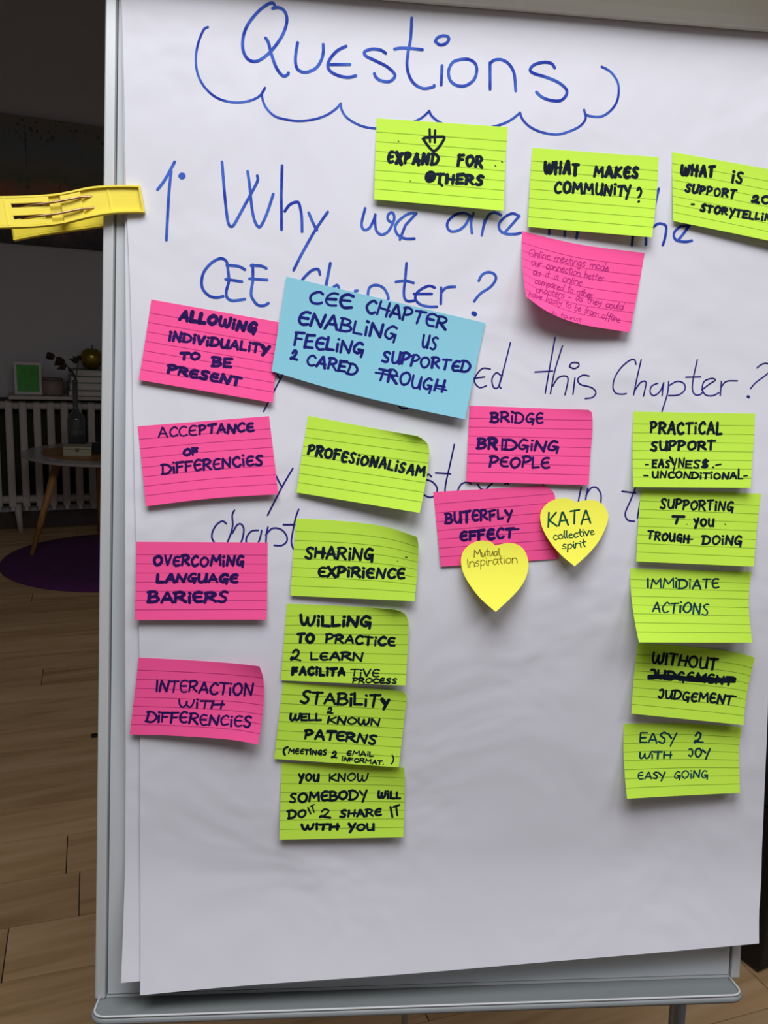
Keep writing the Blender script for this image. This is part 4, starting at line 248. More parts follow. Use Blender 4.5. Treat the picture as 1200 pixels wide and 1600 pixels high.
def paper_mat(name, col, lines=None, rough=0.85, bump=0.0004, bscale=9.0, trans=0.0):
    m = mat(name, col, rough=rough, spec=0.2); nt = m.node_tree; b = nt.nodes["Principled BSDF"]
    tc = nt.nodes.new("ShaderNodeTexCoord")
    if lines:
        uv = nt.nodes.new("ShaderNodeUVMap"); uv.uv_map = "UVMap"; sep = nt.nodes.new("ShaderNodeSeparateXYZ"); nt.links.new(uv.outputs[0], sep.inputs[0])
        def M(op, a, b_=None, c=None):
            n = nt.nodes.new("ShaderNodeMath"); n.operation = op
            for i, x in enumerate((a, b_, c)):
                if x is None: continue
                if isinstance(x, (int, float)): n.inputs[i].default_value = x
                else: nt.links.new(x, n.inputs[i])
            return n.outputs[0]
        t = sep.outputs["Y"]
        d = M('ABSOLUTE', M('SUBTRACT', M('FRACT', M('DIVIDE', M('SUBTRACT', t, 0.165 - 0.0588), 0.1176)), 0.5))
        ln = M('MULTIPLY', M('LESS_THAN', d, 0.045), M('MULTIPLY', M('GREATER_THAN', t, 0.12), M('LESS_THAN', t, 0.94)))
        mx = nt.nodes.new("ShaderNodeMix"); mx.data_type = 'RGBA'; mx.inputs["A"].default_value = lin(col); mx.inputs["B"].default_value = lin(lines)
        nt.links.new(M('MULTIPLY', ln, 0.8), mx.inputs["Factor"]); nt.links.new(mx.outputs["Result"], b.inputs["Base Color"])
    # soft creases and fibre
    n1 = nt.nodes.new("ShaderNodeTexNoise"); n1.inputs["Scale"].default_value = bscale; n1.inputs["Detail"].default_value = 3; n1.inputs["Distortion"].default_value = 0.6
    nt.links.new(tc.outputs["Object"], n1.inputs["Vector"])
    bp = nt.nodes.new("ShaderNodeBump"); bp.inputs["Strength"].default_value = 1.0; bp.inputs["Distance"].default_value = bump
    nt.links.new(n1.outputs["Fac"], bp.inputs["Height"])
    nt.links.new(bp.outputs[0], b.inputs["Normal"])
    return m

def ink_mat(name, c1, c2, rough=0.7):
    m = mat(name, c1, rough=rough, spec=0.12); nt = m.node_tree; b = nt.nodes["Principled BSDF"]
    tc = nt.nodes.new("ShaderNodeTexCoord"); n = nt.nodes.new("ShaderNodeTexNoise"); n.inputs["Scale"].default_value = 45; n.inputs["Detail"].default_value = 3
    nt.links.new(tc.outputs["Object"], n.inputs["Vector"])
    mr = nt.nodes.new("ShaderNodeMapRange"); mr.inputs["From Min"].default_value = 0.38; mr.inputs["From Max"].default_value = 0.62; nt.links.new(n.outputs["Fac"], mr.inputs["Value"])
    mx = nt.nodes.new("ShaderNodeMix"); mx.data_type = 'RGBA'; mx.inputs["A"].default_value = lin(c1); mx.inputs["B"].default_value = lin(c2)
    nt.links.new(mr.outputs[0], mx.inputs["Factor"]); nt.links.new(mx.outputs["Result"], b.inputs["Base Color"])
    return m
INK = {'navy': ink_mat("ink_navy", "0a121f", "101c2e"), 'teal': ink_mat("ink_teal", "0c2f38", "0b4550"), 'purple': ink_mat("ink_purple", "260e54", "32125f"),
       'indigo': ink_mat("ink_indigo", "121468", "1d1f80"), 'thin': ink_mat("ink_thin", "b42a7c", "a01e6e"), 'darkgreen': ink_mat("ink_dark_green", "08432f", "0d5540"),
       'brown': ink_mat("ink_brown", "7d6a1e", "5c4a20"), 'blue': ink_mat("ink_blue", "1f35a0", "4468c4"), 'violet': ink_mat("ink_violet", "1c1668", "2a2a86")}
NOTE_MAT = {'green': paper_mat("green_note_paper", "c4ee4c", lines="6d9a22"), 'pink': paper_mat("pink_note_paper", "ff5a9e", lines="a8246a"),
            'blue': paper_mat("blue_note_paper", "8ac8da"), 'yellow': paper_mat("yellow_note_paper", "fbf85a")}

# ------------------------------------------------------------------ room shell
XL, XR, YF, YB, ZC = -2.2, 3.6, -2.6, 5.33, 3.1
wall_m = mat("grey_white_wall", "bcbcc2", rough=0.9, bump=0.0008, bscale=120)
base_m = mat("floor_joint_dark", "3a2a1c", rough=0.9)
tag(obj("wall_back", bx(XL - .1, XR + .1, YB, YB + .1, 0, ZC), wall_m), kind="structure")
tag(obj("wall_left", bx(XL - .1, XL, YF, YB, 0, ZC), wall_m), kind="structure")
tag(obj("wall_right", bx(XR, XR + .1, YF, YB, 0, ZC), wall_m), kind="structure")
tag(obj("wall_front", bx(XL - .1, XR + .1, YF - .1, YF, 0, ZC), wall_m), kind="structure")
tag(obj("ceiling", bx(XL - .1, XR + .1, YF - .1, YB + .1, ZC, ZC + .1), wall_m), kind="structure")
floor_o = tag(obj("floor", bx(XL - .1, XR + .1, YF - .1, YB + .1, -.06, -.006), base_m), kind="structure")

def wood_mat(name, c1, c2, c3, sx=3.0, sy=45.0, rough=0.45, rot=0.0, bump=.0003):
    m = mat(name, c1, rough=rough); nt = m.node_tree; b = nt.nodes["Principled BSDF"]
    tc = nt.nodes.new("ShaderNodeTexCoord"); oi = nt.nodes.new("ShaderNodeObjectInfo")
    mp = nt.nodes.new("ShaderNodeMapping"); mp.inputs["Scale"].default_value = (sx, sy, 8); mp.inputs["Rotation"].default_value = (0, 0, rot)
    ad = nt.nodes.new("ShaderNodeVectorMath"); ad.operation = 'ADD'
    cb = nt.nodes.new("ShaderNodeCombineXYZ"); mu = nt.nodes.new("ShaderNodeMath"); mu.operation = 'MULTIPLY'; mu.inputs[1].default_value = 37.0
    nt.links.new(oi.outputs["Random"], mu.inputs[0]); nt.links.new(mu.outputs[0], cb.inputs[0]); nt.links.new(mu.outputs[0], cb.inputs[2])
    nt.links.new(tc.outputs["Object"], mp.inputs["Vector"]); nt.links.new(mp.outputs[0], ad.inputs[0]); nt.links.new(cb.outputs[0], ad.inputs[1])
    n = nt.nodes.new("ShaderNodeTexNoise"); n.inputs["Scale"].default_value = 1.0; n.inputs["Detail"].default_value = 7; n.inputs["Distortion"].default_value = 0.8
    nt.links.new(ad.outputs[0], n.inputs["Vector"])
    cr = nt.nodes.new("ShaderNodeValToRGB"); e = cr.color_ramp.elements
    e[0].position = .32; e[0].color = lin(c2); e[1].position = .7; e[1].color = lin(c3); k = e.new(.5); k.color = lin(c1)
    nt.links.new(n.outputs["Fac"], cr.inputs[0])
    hs = nt.nodes.new("ShaderNodeHueSaturation"); mr = nt.nodes.new("ShaderNodeMapRange"); mr.inputs["To Min"].default_value = .88; mr.inputs["To Max"].default_value = 1.1
    nt.links.new(oi.outputs["Random"], mr.inputs["Value"]); nt.links.new(mr.outputs[0], hs.inputs["Value"]); nt.links.new(cr.outputs[0], hs.inputs["Color"])
    nt.links.new(hs.outputs[0], b.inputs["Base Color"])
    bp = nt.nodes.new("ShaderNodeBump"); bp.inputs["Distance"].default_value = bump; nt.links.new(n.outputs["Fac"], bp.inputs["Height"]); nt.links.new(bp.outputs[0], b.inputs["Normal"])
    return m
PLANK_ROT = math.radians(-5.0)
plank_m = wood_mat("oak_plank", "caa67a", "b08e62", "d8b68c", sx=1.6, sy=20.0, rough=0.5, rot=-PLANK_ROT)
def clip(poly, a, b, c):            # keep a*x + b*y <= c
    out = []
    for i in range(len(poly)):
        p, q = poly[i], poly[(i + 1) % len(poly)]
        dp, dq = a * p[0] + b * p[1] - c, a * q[0] + b * q[1] - c
        if dp <= 0: out.append(p)
        if dp * dq < 0: f = dp / (dp - dq); out.append((p[0] + (q[0] - p[0]) * f, p[1] + (q[1] - p[1]) * f))
    return out
rp = random.Random(11)
cp, sp = math.cos(PLANK_ROT), math.sin(PLANK_ROT)
PW, PL, GAP = 0.156, 1.22, 0.0012
rows = {0: .07 * cp - 1.98 * -sp}
nrow0 = 1.664
count = 0
for r in range(-30, 30):
    y0 = nrow0 + r * PW
    # cross joints seen in the photograph: rows 0 and 1 break at x ~ 0.07
    off = {0: -0.055, 1: -0.085, 9: 0.10, 7: 0.0}.get(r, rp.uniform(0, PL))
    for k in range(-6, 7):
        x0 = off + k * PL
        poly = [(x0 + GAP, y0 + GAP), (x0 + PL - GAP, y0 + GAP), (x0 + PL - GAP, y0 + PW - GAP), (x0 + GAP, y0 + PW - GAP)]
        poly = [(x * cp - y * sp, x * sp + y * cp) for x, y in poly]
        for a, b, c in ((1, 0, XR), (-1, 0, -XL), (0, 1, YB), (0, -1, 0.6)):
            poly = clip(poly, a, b, c)
            if len(poly) < 3: break
        if len(poly) < 3: continue
        ar = abs(sum(p[0] * q[1] - q[0] * p[1] for p, q in zip(poly, poly[1:] + poly[:1]))) / 2
        if ar < .002 or count >= 290: continue
        n = len(poly); V = [(x, y, -.0055) for x, y in poly] + [(x, y, 0.0) for x, y in poly]
        Fs = [tuple(range(n, 2 * n))] + [(i, (i + 1) % n, n + (i + 1) % n, n + i) for i in range(n)]
        obj("plank", (V, Fs), plank_m, floor_o); count += 1
# behind the photographer the floor carries on in the same boards, joined
V, Fs = [], []
for r in range(-32, 8):
    y0 = nrow0 + r * PW; off = rp.uniform(0, PL)
    for k in range(-6, 7):
        x0 = off + k * PL
        poly = [(x0 + GAP, y0 + GAP), (x0 + PL - GAP, y0 + GAP), (x0 + PL - GAP, y0 + PW - GAP), (x0 + GAP, y0 + PW - GAP)]
        poly = [(x * cp - y * sp, x * sp + y * cp) for x, y in poly]
        for a, b, c in ((1, 0, XR), (-1, 0, -XL), (0, 1, .6), (0, -1, -YF)):
            poly = clip(poly, a, b, c)
            if len(poly) < 3: break
        if len(poly) < 3: continue
        n0 = len(V); V += [(x, y, 0.0) for x, y in poly]; Fs.append(tuple(range(n0, n0 + len(poly))))
tag(obj("plank_field", (V, Fs), plank_m, floor_o), kind="stuff")

# ------------------------------------------------------------------ flipchart easel
alu = mat("pale_grey_aluminium", "c9cccd", rough=0.38, metal=0.15, bump=.00005, bscale=300)
alu_d = mat("grey_tray_plastic", "7f8585", rough=0.5)
steel = mat("white_steel_panel", "c6cbce", rough=0.35)
groove_m = mat("dark_groove", "83878a", rough=0.8)
tube_m = mat("grey_tube", "9a9ea2", rough=0.4, metal=0.3)
clamp_m = mat("grey_clamp_bar", "dad8cf", rough=0.5)
chart = empty("flipchart_easel", mw=BOARD)
tag(chart, "grey-framed flipchart easel with whiteboard panel and pen tray, filling the foreground", "flipchart")
UL, UR, VB, VT = -.2743, .3965, -.4905, .575
obj("board_panel", bx(UL + .012, UR - .012, VB + .004, VT, -.014, -.002), steel, chart)
def rail(name, x0, x1, y0, y1):
    o = obj(name, bx(x0, x1, y0, y1, -.018, .0, bev=.0015), alu, chart); return o
rail("frame_rail", UL, UL + .0100, VB, VT)
rail("frame_rail", UR - .0100, UR, VB, VT)
rail("frame_rail", UL + .0100, UR - .0100, VT - .012, VT)
obj("frame_rail", bx(UL + .0100, UR - .0100, VB, VB + .003, -.018, -.0025), alu, chart)
obj("joint_strip", bx(UL + .0100, UL + .0112, VB + .003, VT - .012, -.006, -.0012), groove_m, chart)
obj("joint_strip", bx(UR - .0112, UR - .0100, VB + .003, VT - .012, -.006, -.0012), groove_m, chart)
# small scratch on the left rail
# pen tray: shelf with rounded front corners and a thin raised lip
def tray():
    ys = []
    d, x0, x1, r = .027, UL + .004, UR - .011, .012
    out = [(x0, -.016)]
    for k in range(7): a = math.pi + math.pi / 2 * k / 6; out.append((x0 + r + r * math.cos(a), d - r - r * math.sin(a)))
    for k in range(7): a = math.pi * 1.5 + math.pi / 2 * k / 6; out.append((x1 - r + r * math.cos(a), d - r - r * math.sin(a)))
    out.append((x1, -.016))
    return out
o_ = tray()
bm = bmesh.new()
lo = [bm.verts.new((x, VB - .008, w)) for x, w in o_]; hi = [bm.verts.new((x, VB - .0005, w)) for x, w in o_]
bm.faces.new(lo); bm.faces.new(hi[::-1])
for i in range(len(lo)): j = (i + 1) % len(lo); bm.faces.new((lo[i], hi[i], hi[j], lo[j]))
bmesh.ops.recalc_face_normals(bm, faces=bm.faces)
tray_o = obj("pen_tray", bm, alu_d, chart)
bm = tube(bmesh.new(), [(x, VB + .0005, w + .0008) for x, w in o_], .0011, 8)
obj("tray_lip", bm, mat("pale_lip", "cdd0d0", rough=.35), tray_o, smooth=True)
bm = tube(bmesh.new(), [(x, VB - .0045, w - .001) for x, w in o_], .0038, 8)
obj("tray_front", bm, mat("mid_grey_front", "8d9294", rough=.4), tray_o, smooth=True)
# clamp bar across the top: rounded box section overhanging the sheets
prof = [(.4885, .006), (.4885, .014), (.493, .024), (.501, .038), (.512, .050), (.526, .058), (.545, .060), (.560, .052), (.566, .030), (.566, .006)]
bm = bmesh.new()
A = [bm.verts.new((UL - .02, v, w)) for v, w in prof]; B = [bm.verts.new((UR + .03, v, w)) for v, w in prof]
for i in range(len(prof)): j = (i + 1) % len(prof); bm.faces.new((A[i], A[j], B[j], B[i]))
bm.faces.new(A[::-1]); bm.faces.new(B); bmesh.ops.recalc_face_normals(bm, faces=bm.faces)
obj("clamp_bar", bm, clamp_m, chart)
IB = BOARD.inverted()
def leg(u, v, foot, r=.009, r2=.0075):
    top = Vector((u, v, -.030)); ft = IB @ Vector(foot)
    mid = top.lerp(ft, .55)
    l = obj("leg", tube(bmesh.new(), [top, mid], r, 14), tube_m, chart, smooth=True)
    obj("lower_tube", tube(bmesh.new(), [top.lerp(ft, .5), ft + (top - ft).normalized() * .014], r2, 14), tube_m, l, smooth=True)
    obj("rubber_foot", tube(bmesh.new(), [ft + (top - ft).normalized() * .03, ft + (top - ft).normalized() * .003], .013, 12), mat("black_rubber", "151515", rough=.8), l, smooth=True)
pL, pM, pR = BOARD @ Vector((-.228, -.52, -.03)), BOARD @ Vector((.047, -.52, -.03)), BOARD @ Vector((.35, -.52, -.03))
leg(-.2278, -.40, (pL.x - .05, pL.y + .0, .0)); leg(.3497, -.40, (pR.x + .05, pR.y + .02, .0))
leg(.047, -.36, (pM.x + .22, pM.y + .42, .0), r=.0055, r2=.005)
obj("cross_brace", bx(-.232, .354, -.415, -.385, -.034, -.018, bev=.003), tube_m, chart)

# ------------------------------------------------------------------ paper sheets
sheet_m = paper_mat("white_flipchart_paper", "dcdce4", bump=.009, bscale=5.0)
def sheet_mesh(E, wf, nu=64, nv=96):
    T, R, B, L = (Edge(E[k]) for k in 'TRBL')
    V = []; S = NoteSurface.__new__(NoteSurface); S.T, S.R, S.B, S.L = T, R, B, L
    for j in range(nv + 1):
        for i in range(nu + 1):
            u, v = S.uv(i / nu, j / nv); V.append((u / 1000, v / 1000, wf(u, v) / 1000))
    return V, [(j * (nu + 1) + i, (j + 1) * (nu + 1) + i, (j + 1) * (nu + 1) + i + 1, j * (nu + 1) + i + 1) for j in range(nv) for i in range(nu)]
def thick(o, th=.00015):
    """give a one-sided sheet a back and crisp cut edges (separate vertices, so the face shades flat)"""
    me = o.data; uv = me.uv_layers.active
    bm = bmesh.new(); bm.from_mesh(me); bm.normal_update(); ul = bm.loops.layers.uv.active
    verts = list(bm.verts); faces = list(bm.faces); rim = [e for e in bm.edges if len(e.link_faces) == 1]
    low = {v: bm.verts.new(v.co - v.normal * th) for v in verts}
    for f in faces:
        g = bm.faces.new([low[v] for v in reversed(f.verts)]); g.smooth = True
        if ul:
            src = {low[l.vert]: l[ul].uv.copy() for l in f.loops}
            for l in g.loops: l[ul].uv = src[l.vert]
    for e in rim:
        a, b = e.verts; q = [bm.verts.new(c) for c in (a.co, b.co, low[b].co, low[a].co)]; bm.faces.new(q)
    bm.to_mesh(me); bm.free(); return o
back = thick(obj("paper_sheet", sheet_mesh(BACK_SHEET, lambda u, v: max(.6, sheet_w(u, v) - 2.2)), sheet_m, smooth=True)); back.matrix_world = BOARD
tag(back, "blank white flipchart sheet showing as a strip left of the written sheet", "paper", "flipchart sheets")
front = thick(obj("paper_sheet", sheet_mesh(FRONT_SHEET, sheet_w), sheet_m, smooth=True)); front.matrix_world = BOARD
tag(front, "white flipchart sheet headed Questions, hand-lettered in blue and covered in sticky notes", "paper", "flipchart sheets")
NAMES = {'cloud': ("cloud_outline", "scalloped blue marker outline under the heading"), 'title': ("heading_lettering", "blue marker heading reading Questions"),
         'first_question': ("question_lettering", "blue marker lettering of the first question"), 'second_question': ("question_lettering", "thin dark blue writing of the second question"),
         'third_question': ("question_lettering", "thin dark blue writing partly hidden behind the notes")}
def words_of(strokes, gap=10.0):
    boxes = [[min(p[0] for p in s[2]), min(p[1] for p in s[2]), max(p[0] for p in s[2]), max(p[1] for p in s[2])] for s in strokes]
    par = list(range(len(strokes)))
    def find(i):
        while par[i] != i: i = par[i]
        return i
    for i in range(len(boxes)):
        for j in range(i):
            a, c = boxes[i], boxes[j]
            if max(a[0], c[0]) - min(a[2], c[2]) < gap and max(a[1], c[1]) - min(a[3], c[3]) < gap * .5: par[find(i)] = find(j)
    out = {}
    for i, s in enumerate(strokes): out.setdefault(find(i), []).append(s)
    return list(out.values())
for g, (nm, lb) in NAMES.items():
    ss = parse(SHEET_TEXT[g])
    for w_ in (words_of(ss) if 'question' in g else [ss]):
        V, Fs = ink_mesh(w_, lambda a, b: (a, b, sheet_w(a, b)), 1.0, .28, 5)
        o = obj(nm, ([v / 1000 for v in V], Fs), INK['blue' if g in ('cloud', 'title', 'first_question') else 'violet'], front); o["label"] = lb

# ------------------------------------------------------------------ sticky notes
GRP = {'green': "green lined sticky notes", 'pink': "pink lined sticky notes", 'yellow': "yellow heart sticky notes"}
for nd in NOTES:
    S = NoteSurface(nd['T'], nd['R'], nd['B'], nd['L'], nd['lift'], nd['base'])
    c = S(.5, .5); org = Vector(c)
    heart = 'outline' in nd
    if heart:
        o2 = nd['outline']; n = len(o2); tip = max(range(n), key=lambda i: o2[i][1])
        ring = catmull(o2[:tip + 1], 3)[:-1] + catmull(o2[tip:] + [o2[0]], 3)[:-1]
        cen = (.5, .42); V = [Vector(S(*cen))]; UV = [cen]; K = 8; m = len(ring)
        for k in range(1, K + 1):
            for a, b in ring:
                q = (cen[0] + (a - cen[0]) * k / K, cen[1] + (b - cen[1]) * k / K); V.append(Vector(S(*q))); UV.append(q)
        Fs = [(0, 1 + (i + 1) % m, 1 + i) for i in range(m)]
        for k in range(K - 1):
            for i in range(m): j = (i + 1) % m; Fs.append((1 + k * m + i, 1 + k * m + j, 1 + (k + 1) * m + j, 1 + (k + 1) * m + i))
    else:
        nu, nv = 24, 16; V, UV = [], []
        for j in range(nv + 1):
            for i in range(nu + 1): V.append(Vector(S(i / nu, j / nv))); UV.append((i / nu, j / nv))
        Fs = [(j * (nu + 1) + i, (j + 1) * (nu + 1) + i, (j + 1) * (nu + 1) + i + 1, j * (nu + 1) + i + 1) for j in range(nv) for i in range(nu)]
    o = obj("heart_note" if heart else "sticky_note", ([(v - org) / 1000 for v in V], Fs), NOTE_MAT[nd['c']], smooth=True)
    uvl = o.data.uv_layers.new(name="UVMap")
    for lp in o.data.loops: uvl.data[lp.index].uv = UV[lp.vertex_index]
    if heart:
        bm = bmesh.new(); bm.from_mesh(o.data); bmesh.ops.recalc_face_normals(bm, faces=bm.faces)
        if sum(f.normal.z for f in bm.faces) < 0: bmesh.ops.reverse_faces(bm, faces=bm.faces)
        bm.to_mesh(o.data); bm.free()
    thick(o, .00012)
    o.matrix_world = on_board(*org)
    tag(o, nd['label'], "sticky note", GRP.get(nd['c']))
    V, Fs = ink_mesh(parse(nd['ink_strokes']), S, .001, .22, 5)
    obj("handwriting", ([(v - org) / 1000 for v in V], Fs), INK[nd['ink']], o)

# ------------------------------------------------------------------ yellow peg clipping the sheets
yel = mat("yellow_plastic", "f7e348", rough=.35, var=.04, vscale=40)
peg = empty("clothes_peg", mw=BOARD)
tag(peg, "large yellow plastic peg with two spring wires, clipped on the left edge of the flipchart", "peg")
def arm(name, tip, ax, stations, front=True):
    """stations: (L, half width, w of the floor, floor thickness dir) in mm; channel open to the reader"""
    a = Vector((ax[0], ax[1])).normalized(); bdir = Vector((-a.y, a.x))
    if bdir.y < 0: bdir = -bdir
    def P(L, b, w): q = Vector(tip) + a * L + bdir * b; return (q.x / 1000, q.y / 1000, w / 1000)
    st = catmull([tuple(s) for s in stations], 5)
    sgn = 1 if front else -1
    bm = bmesh.new()
    def sweep(prof_fn, L0, L1, nseg=24):
        rings = []
        for k in range(nseg + 1):
            L = L0 + (L1 - L0) * k / nseg; _, hw, w, bo = atc(L)
            rings.append([bm.verts.new(P(L, b + bo, w + sgn * h)) for b, h in prof_fn(hw, L)])
        for r0, r1 in zip(rings, rings[1:]):
            for i in range(len(r0)): j = (i + 1) % len(r0); bm.faces.new((r0[i], r0[j], r1[j], r1[i]))
        bm.faces.new(rings[0]); bm.faces.new(rings[-1][::-1])
    def atc(L):
        for s0, s1 in zip(st, st[1:]):
            if L <= s1[0] + 1e-6:
                f = (L - s0[0]) / max(s1[0] - s0[0], 1e-6); return [x + (y - x) * f for x, y in zip(s0, s1)]
        return st[-1]
    RIM = 4.6
    Lend = stations[-1][0]
    rc = lambda b0, b1, h0, h1: (lambda hw, L: [(b0(hw), h0), (b1(hw), h0), (b1(hw), h1), (b0(hw), h1)])
    sweep(rc(lambda h: -h, lambda h: -h + 1.6, 0, 5.4), 0, Lend); sweep(rc(lambda h: h - 1.6, lambda h: h, 0, 5.4), 0, Lend)     # side flanges
    sweep(rc(lambda h: -h + 1.8, lambda h: h - 1.8, 0, 2.6), 1.4, 88)                     # jaw floor
    sweep(rc(lambda h: -h + 1.8, lambda h: h - 1.8, 0, 5.4), 0, 1.4, 2)                   # tip wall
    sweep(rc(lambda h: -h + 1.8, lambda h: h - 1.8, 2.6, 3.4), 29, 30.2, 2)               # cross rib
    sweep(rc(lambda h: -h + 1.8, lambda h: h - 1.8, 1.8, 4.6), 54, 72, 8)                 # raised bridge
    if not front:
        sweep(rc(lambda h: -h + 1.8, lambda h: h - 1.8, 0, 2.4), 86, Lend); sweep(rc(lambda h: -h + 1.8, lambda h: h - 1.8, 0, 5.2), Lend - 1.6, Lend, 2)
        bmesh.ops.recalc_face_normals(bm, faces=bm.faces); return obj(name, bm, yel, peg), P, atc
    # deck with two slots
    sweep(rc(lambda h: -h + 1.8, lambda h: -7.2, 3.2, 5.2), 82, Lend); sweep(rc(lambda h: -3.4, lambda h: 3.6, 3.2, 5.2), 82, Lend)
    sweep(rc(lambda h: 7.4, lambda h: h - 1.8, 3.2, 5.2), 82, Lend)
    sweep(rc(lambda h: -7.2, lambda h: -3.4, 3.2, 5.2), 114, Lend); sweep(rc(lambda h: 3.6, lambda h: 7.4, 3.2, 5.2), 114, Lend)
    sweep(rc(lambda h: -7.2, lambda h: -3.4, 3.2, 5.2), 82, 87, 3); sweep(rc(lambda h: 3.6, lambda h: 7.4, 3.2, 5.2), 82, 87, 3)
    sweep(rc(lambda h: -h + 1.8, lambda h: h - 1.8, 5.2, 5.8), 118.5, 119.5, 2)
    sweep(rc(lambda h: -h + 1.8, lambda h: h - 1.8, 0, 5.2), Lend - 2, Lend, 2)
    bmesh.ops.recalc_face_normals(bm, faces=bm.faces)
    return obj(name, bm, yel, peg), P, atc
armf, PF, atF = arm("front_jaw", (-236.5, 288.6), (-.978, -.19), [(0, 12.3, 4.9, 0), (14, 12.5, 5.5, 1.8), (32, 12.8, 7, 2.9), (47, 13.2, 8.5, 2.3), (60, 13.2, 10, .6), (76, 13.6, 12.5, -1.4), (101, 13.9, 17, -1.6), (140, 14.0, 26, 0)])
armb, PB, atB = arm("back_jaw", (-240.5, 287.0), (-.985, -.165), [(0, 10, -18.5, 0), (30, 10, -21, 0), (60, 10, -24, 0), (80, 9.6, -27, 0), (105, 9.3, -31, 0), (131, 9.6, -37, 0)], front=False)
obj("pivot_block", bx(-.322, -.310, .276, .288, -.026, .009, bev=.001), yel, peg)
steel_w = mat("coppery_spring_steel", "b89474", rough=.25, metal=.9)
for b0 in (5.4, -5.2):
    pts = []
    for L, h in ((44, 1.5), (48, 3.4), (55, 6.4), (66, 7.6), (76, 7.4), (87, 6.4), (97, 4.6), (105, 1.0), (111, -3.0)):
        _, hw, w, bo = atF(L); pts.append(PF(L, b0 + bo, w + h))
    obj("spring_wire", tube(bmesh.new(), catmull(pts, 4), .0011, 8), steel_w, peg, smooth=True)

# ------------------------------------------------------------------ black case behind the right edge
bc = empty("black_case", (1.356, 1.000, 0), math.radians(4))
tag(bc, "black box-shaped case standing on the wooden floor behind the flipchart's right edge", "case")
blk = mat("black_vinyl", "070708", rough=.55, bump=.0004, bscale=200)
obj("case_body", bx(0, .34, 0, .30, .006, .36, bev=.006), blk, bc)
obj("case_lid", bx(-.002, .342, -.002, .302, .362, .42, bev=.008), blk, bc)
obj("latch", bx(.10, .14, -.007, -.0005, .33, .375, bev=.001), mat("dull_steel", "6a6a68", rough=.4, metal=.8), bc)
for x in (.02, .30):
    for y in (.02, .27): obj("foot", bx(x, x + .02, y, y + .02, 0, .007), blk, bc)
# ------------------------------------------------------------------ painting on the back wall
def painting_mat():
    m = mat("autumn_landscape_paint", "6a6258", rough=.6); nt = m.node_tree; b = nt.nodes["Principled BSDF"]
    tc = nt.nodes.new("ShaderNodeTexCoord"); sp_ = nt.nodes.new("ShaderNodeSeparateXYZ"); nt.links.new(tc.outputs["Object"], sp_.inputs[0])
    n = nt.nodes.new("ShaderNodeTexNoise"); n.inputs["Scale"].default_value = 5; n.inputs["Detail"].default_value = 6; nt.links.new(tc.outputs["Object"], n.inputs["Vector"])
    ad = nt.nodes.new("ShaderNodeMath"); ad.operation = 'MULTIPLY_ADD'; ad.inputs[1].default_value = .5; nt.links.new(n.outputs["Fac"], ad.inputs[0])
    zz = nt.nodes.new("ShaderNodeMath"); zz.operation = 'MULTIPLY_ADD'; zz.inputs[1].default_value = 1.45; zz.inputs[2].default_value = -.25
    nt.links.new(sp_.outputs["Z"], zz.inputs[0]); nt.links.new(zz.outputs[0], ad.inputs[2])
    cr = nt.nodes.new("ShaderNodeValToRGB"); e = cr.color_ramp.elements
    e[0].position = .02; e[0].color = lin("2a2c30"); e[1].position = 1; e[1].color = lin("7a7264")
    for p, c in ((.14, "4a4042"), (.22, "7a5a50"), (.32, "a8643e"), (.42, "8a6a54"), (.5, "62664e"), (.62, "70706a"), (.8, "66747c")): e.new(p).color = lin(c)
    nt.links.new(ad.outputs[0], cr.inputs[0])
    # foliage spots and thin trunks
    v = nt.nodes.new("ShaderNodeTexVoronoi"); v.inputs["Scale"].default_value = 26; nt.links.new(tc.outputs["Object"], v.inputs["Vector"])
    lt = nt.nodes.new("ShaderNodeMath"); lt.operation = 'LESS_THAN'; lt.inputs[1].default_value = .26; nt.links.new(v.outputs["Distance"], lt.inputs[0])
    n2 = nt.nodes.new("ShaderNodeTexNoise"); n2.inputs["Scale"].default_value = 4; nt.links.new(tc.outputs["Object"], n2.inputs["Vector"])
    g2 = nt.nodes.new("ShaderNodeMath"); g2.operation = 'GREATER_THAN'; g2.inputs[1].default_value = .56; nt.links.new(n2.outputs["Fac"], g2.inputs[0])
    mu = nt.nodes.new("ShaderNodeMath"); mu.operation = 'MULTIPLY'; nt.links.new(lt.outputs[0], mu.inputs[0]); nt.links.new(g2.outputs[0], mu.inputs[1])
    mp = nt.nodes.new("ShaderNodeMapping"); mp.inputs["Scale"].default_value = (60, 1, 3); nt.links.new(tc.outputs["Object"], mp.inputs[0])
    n3 = nt.nodes.new("ShaderNodeTexNoise"); n3.inputs["Scale"].default_value = 1; n3.inputs["Detail"].default_value = 2; nt.links.new(mp.outputs[0], n3.inputs["Vector"])
    g3 = nt.nodes.new("ShaderNodeMath"); g3.operation = 'GREATER_THAN'; g3.inputs[1].default_value = .66; nt.links.new(n3.outputs["Fac"], g3.inputs[0])
    mx = nt.nodes.new("ShaderNodeMath"); mx.operation = 'MAXIMUM'; nt.links.new(mu.outputs[0], mx.inputs[0]); nt.links.new(g3.outputs[0], mx.inputs[1])
    hf = nt.nodes.new("ShaderNodeMath"); hf.operation = 'MULTIPLY'; hf.inputs[1].default_value = .6; nt.links.new(mx.outputs[0], hf.inputs[0])
    mi = nt.nodes.new("ShaderNodeMix"); mi.data_type = 'RGBA'; nt.links.new(hf.outputs[0], mi.inputs["Factor"]); nt.links.new(cr.outputs[0], mi.inputs["A"]); mi.inputs["B"].default_value = lin("231d1e")
    nt.links.new(mi.outputs["Result"], b.inputs["Base Color"])
    return m
pt = obj("painting", bx(-.55, .78, -.032, 0, 0, .675, bev=.003), painting_mat()); pt.location = (0, YB - .001, 1.6475)
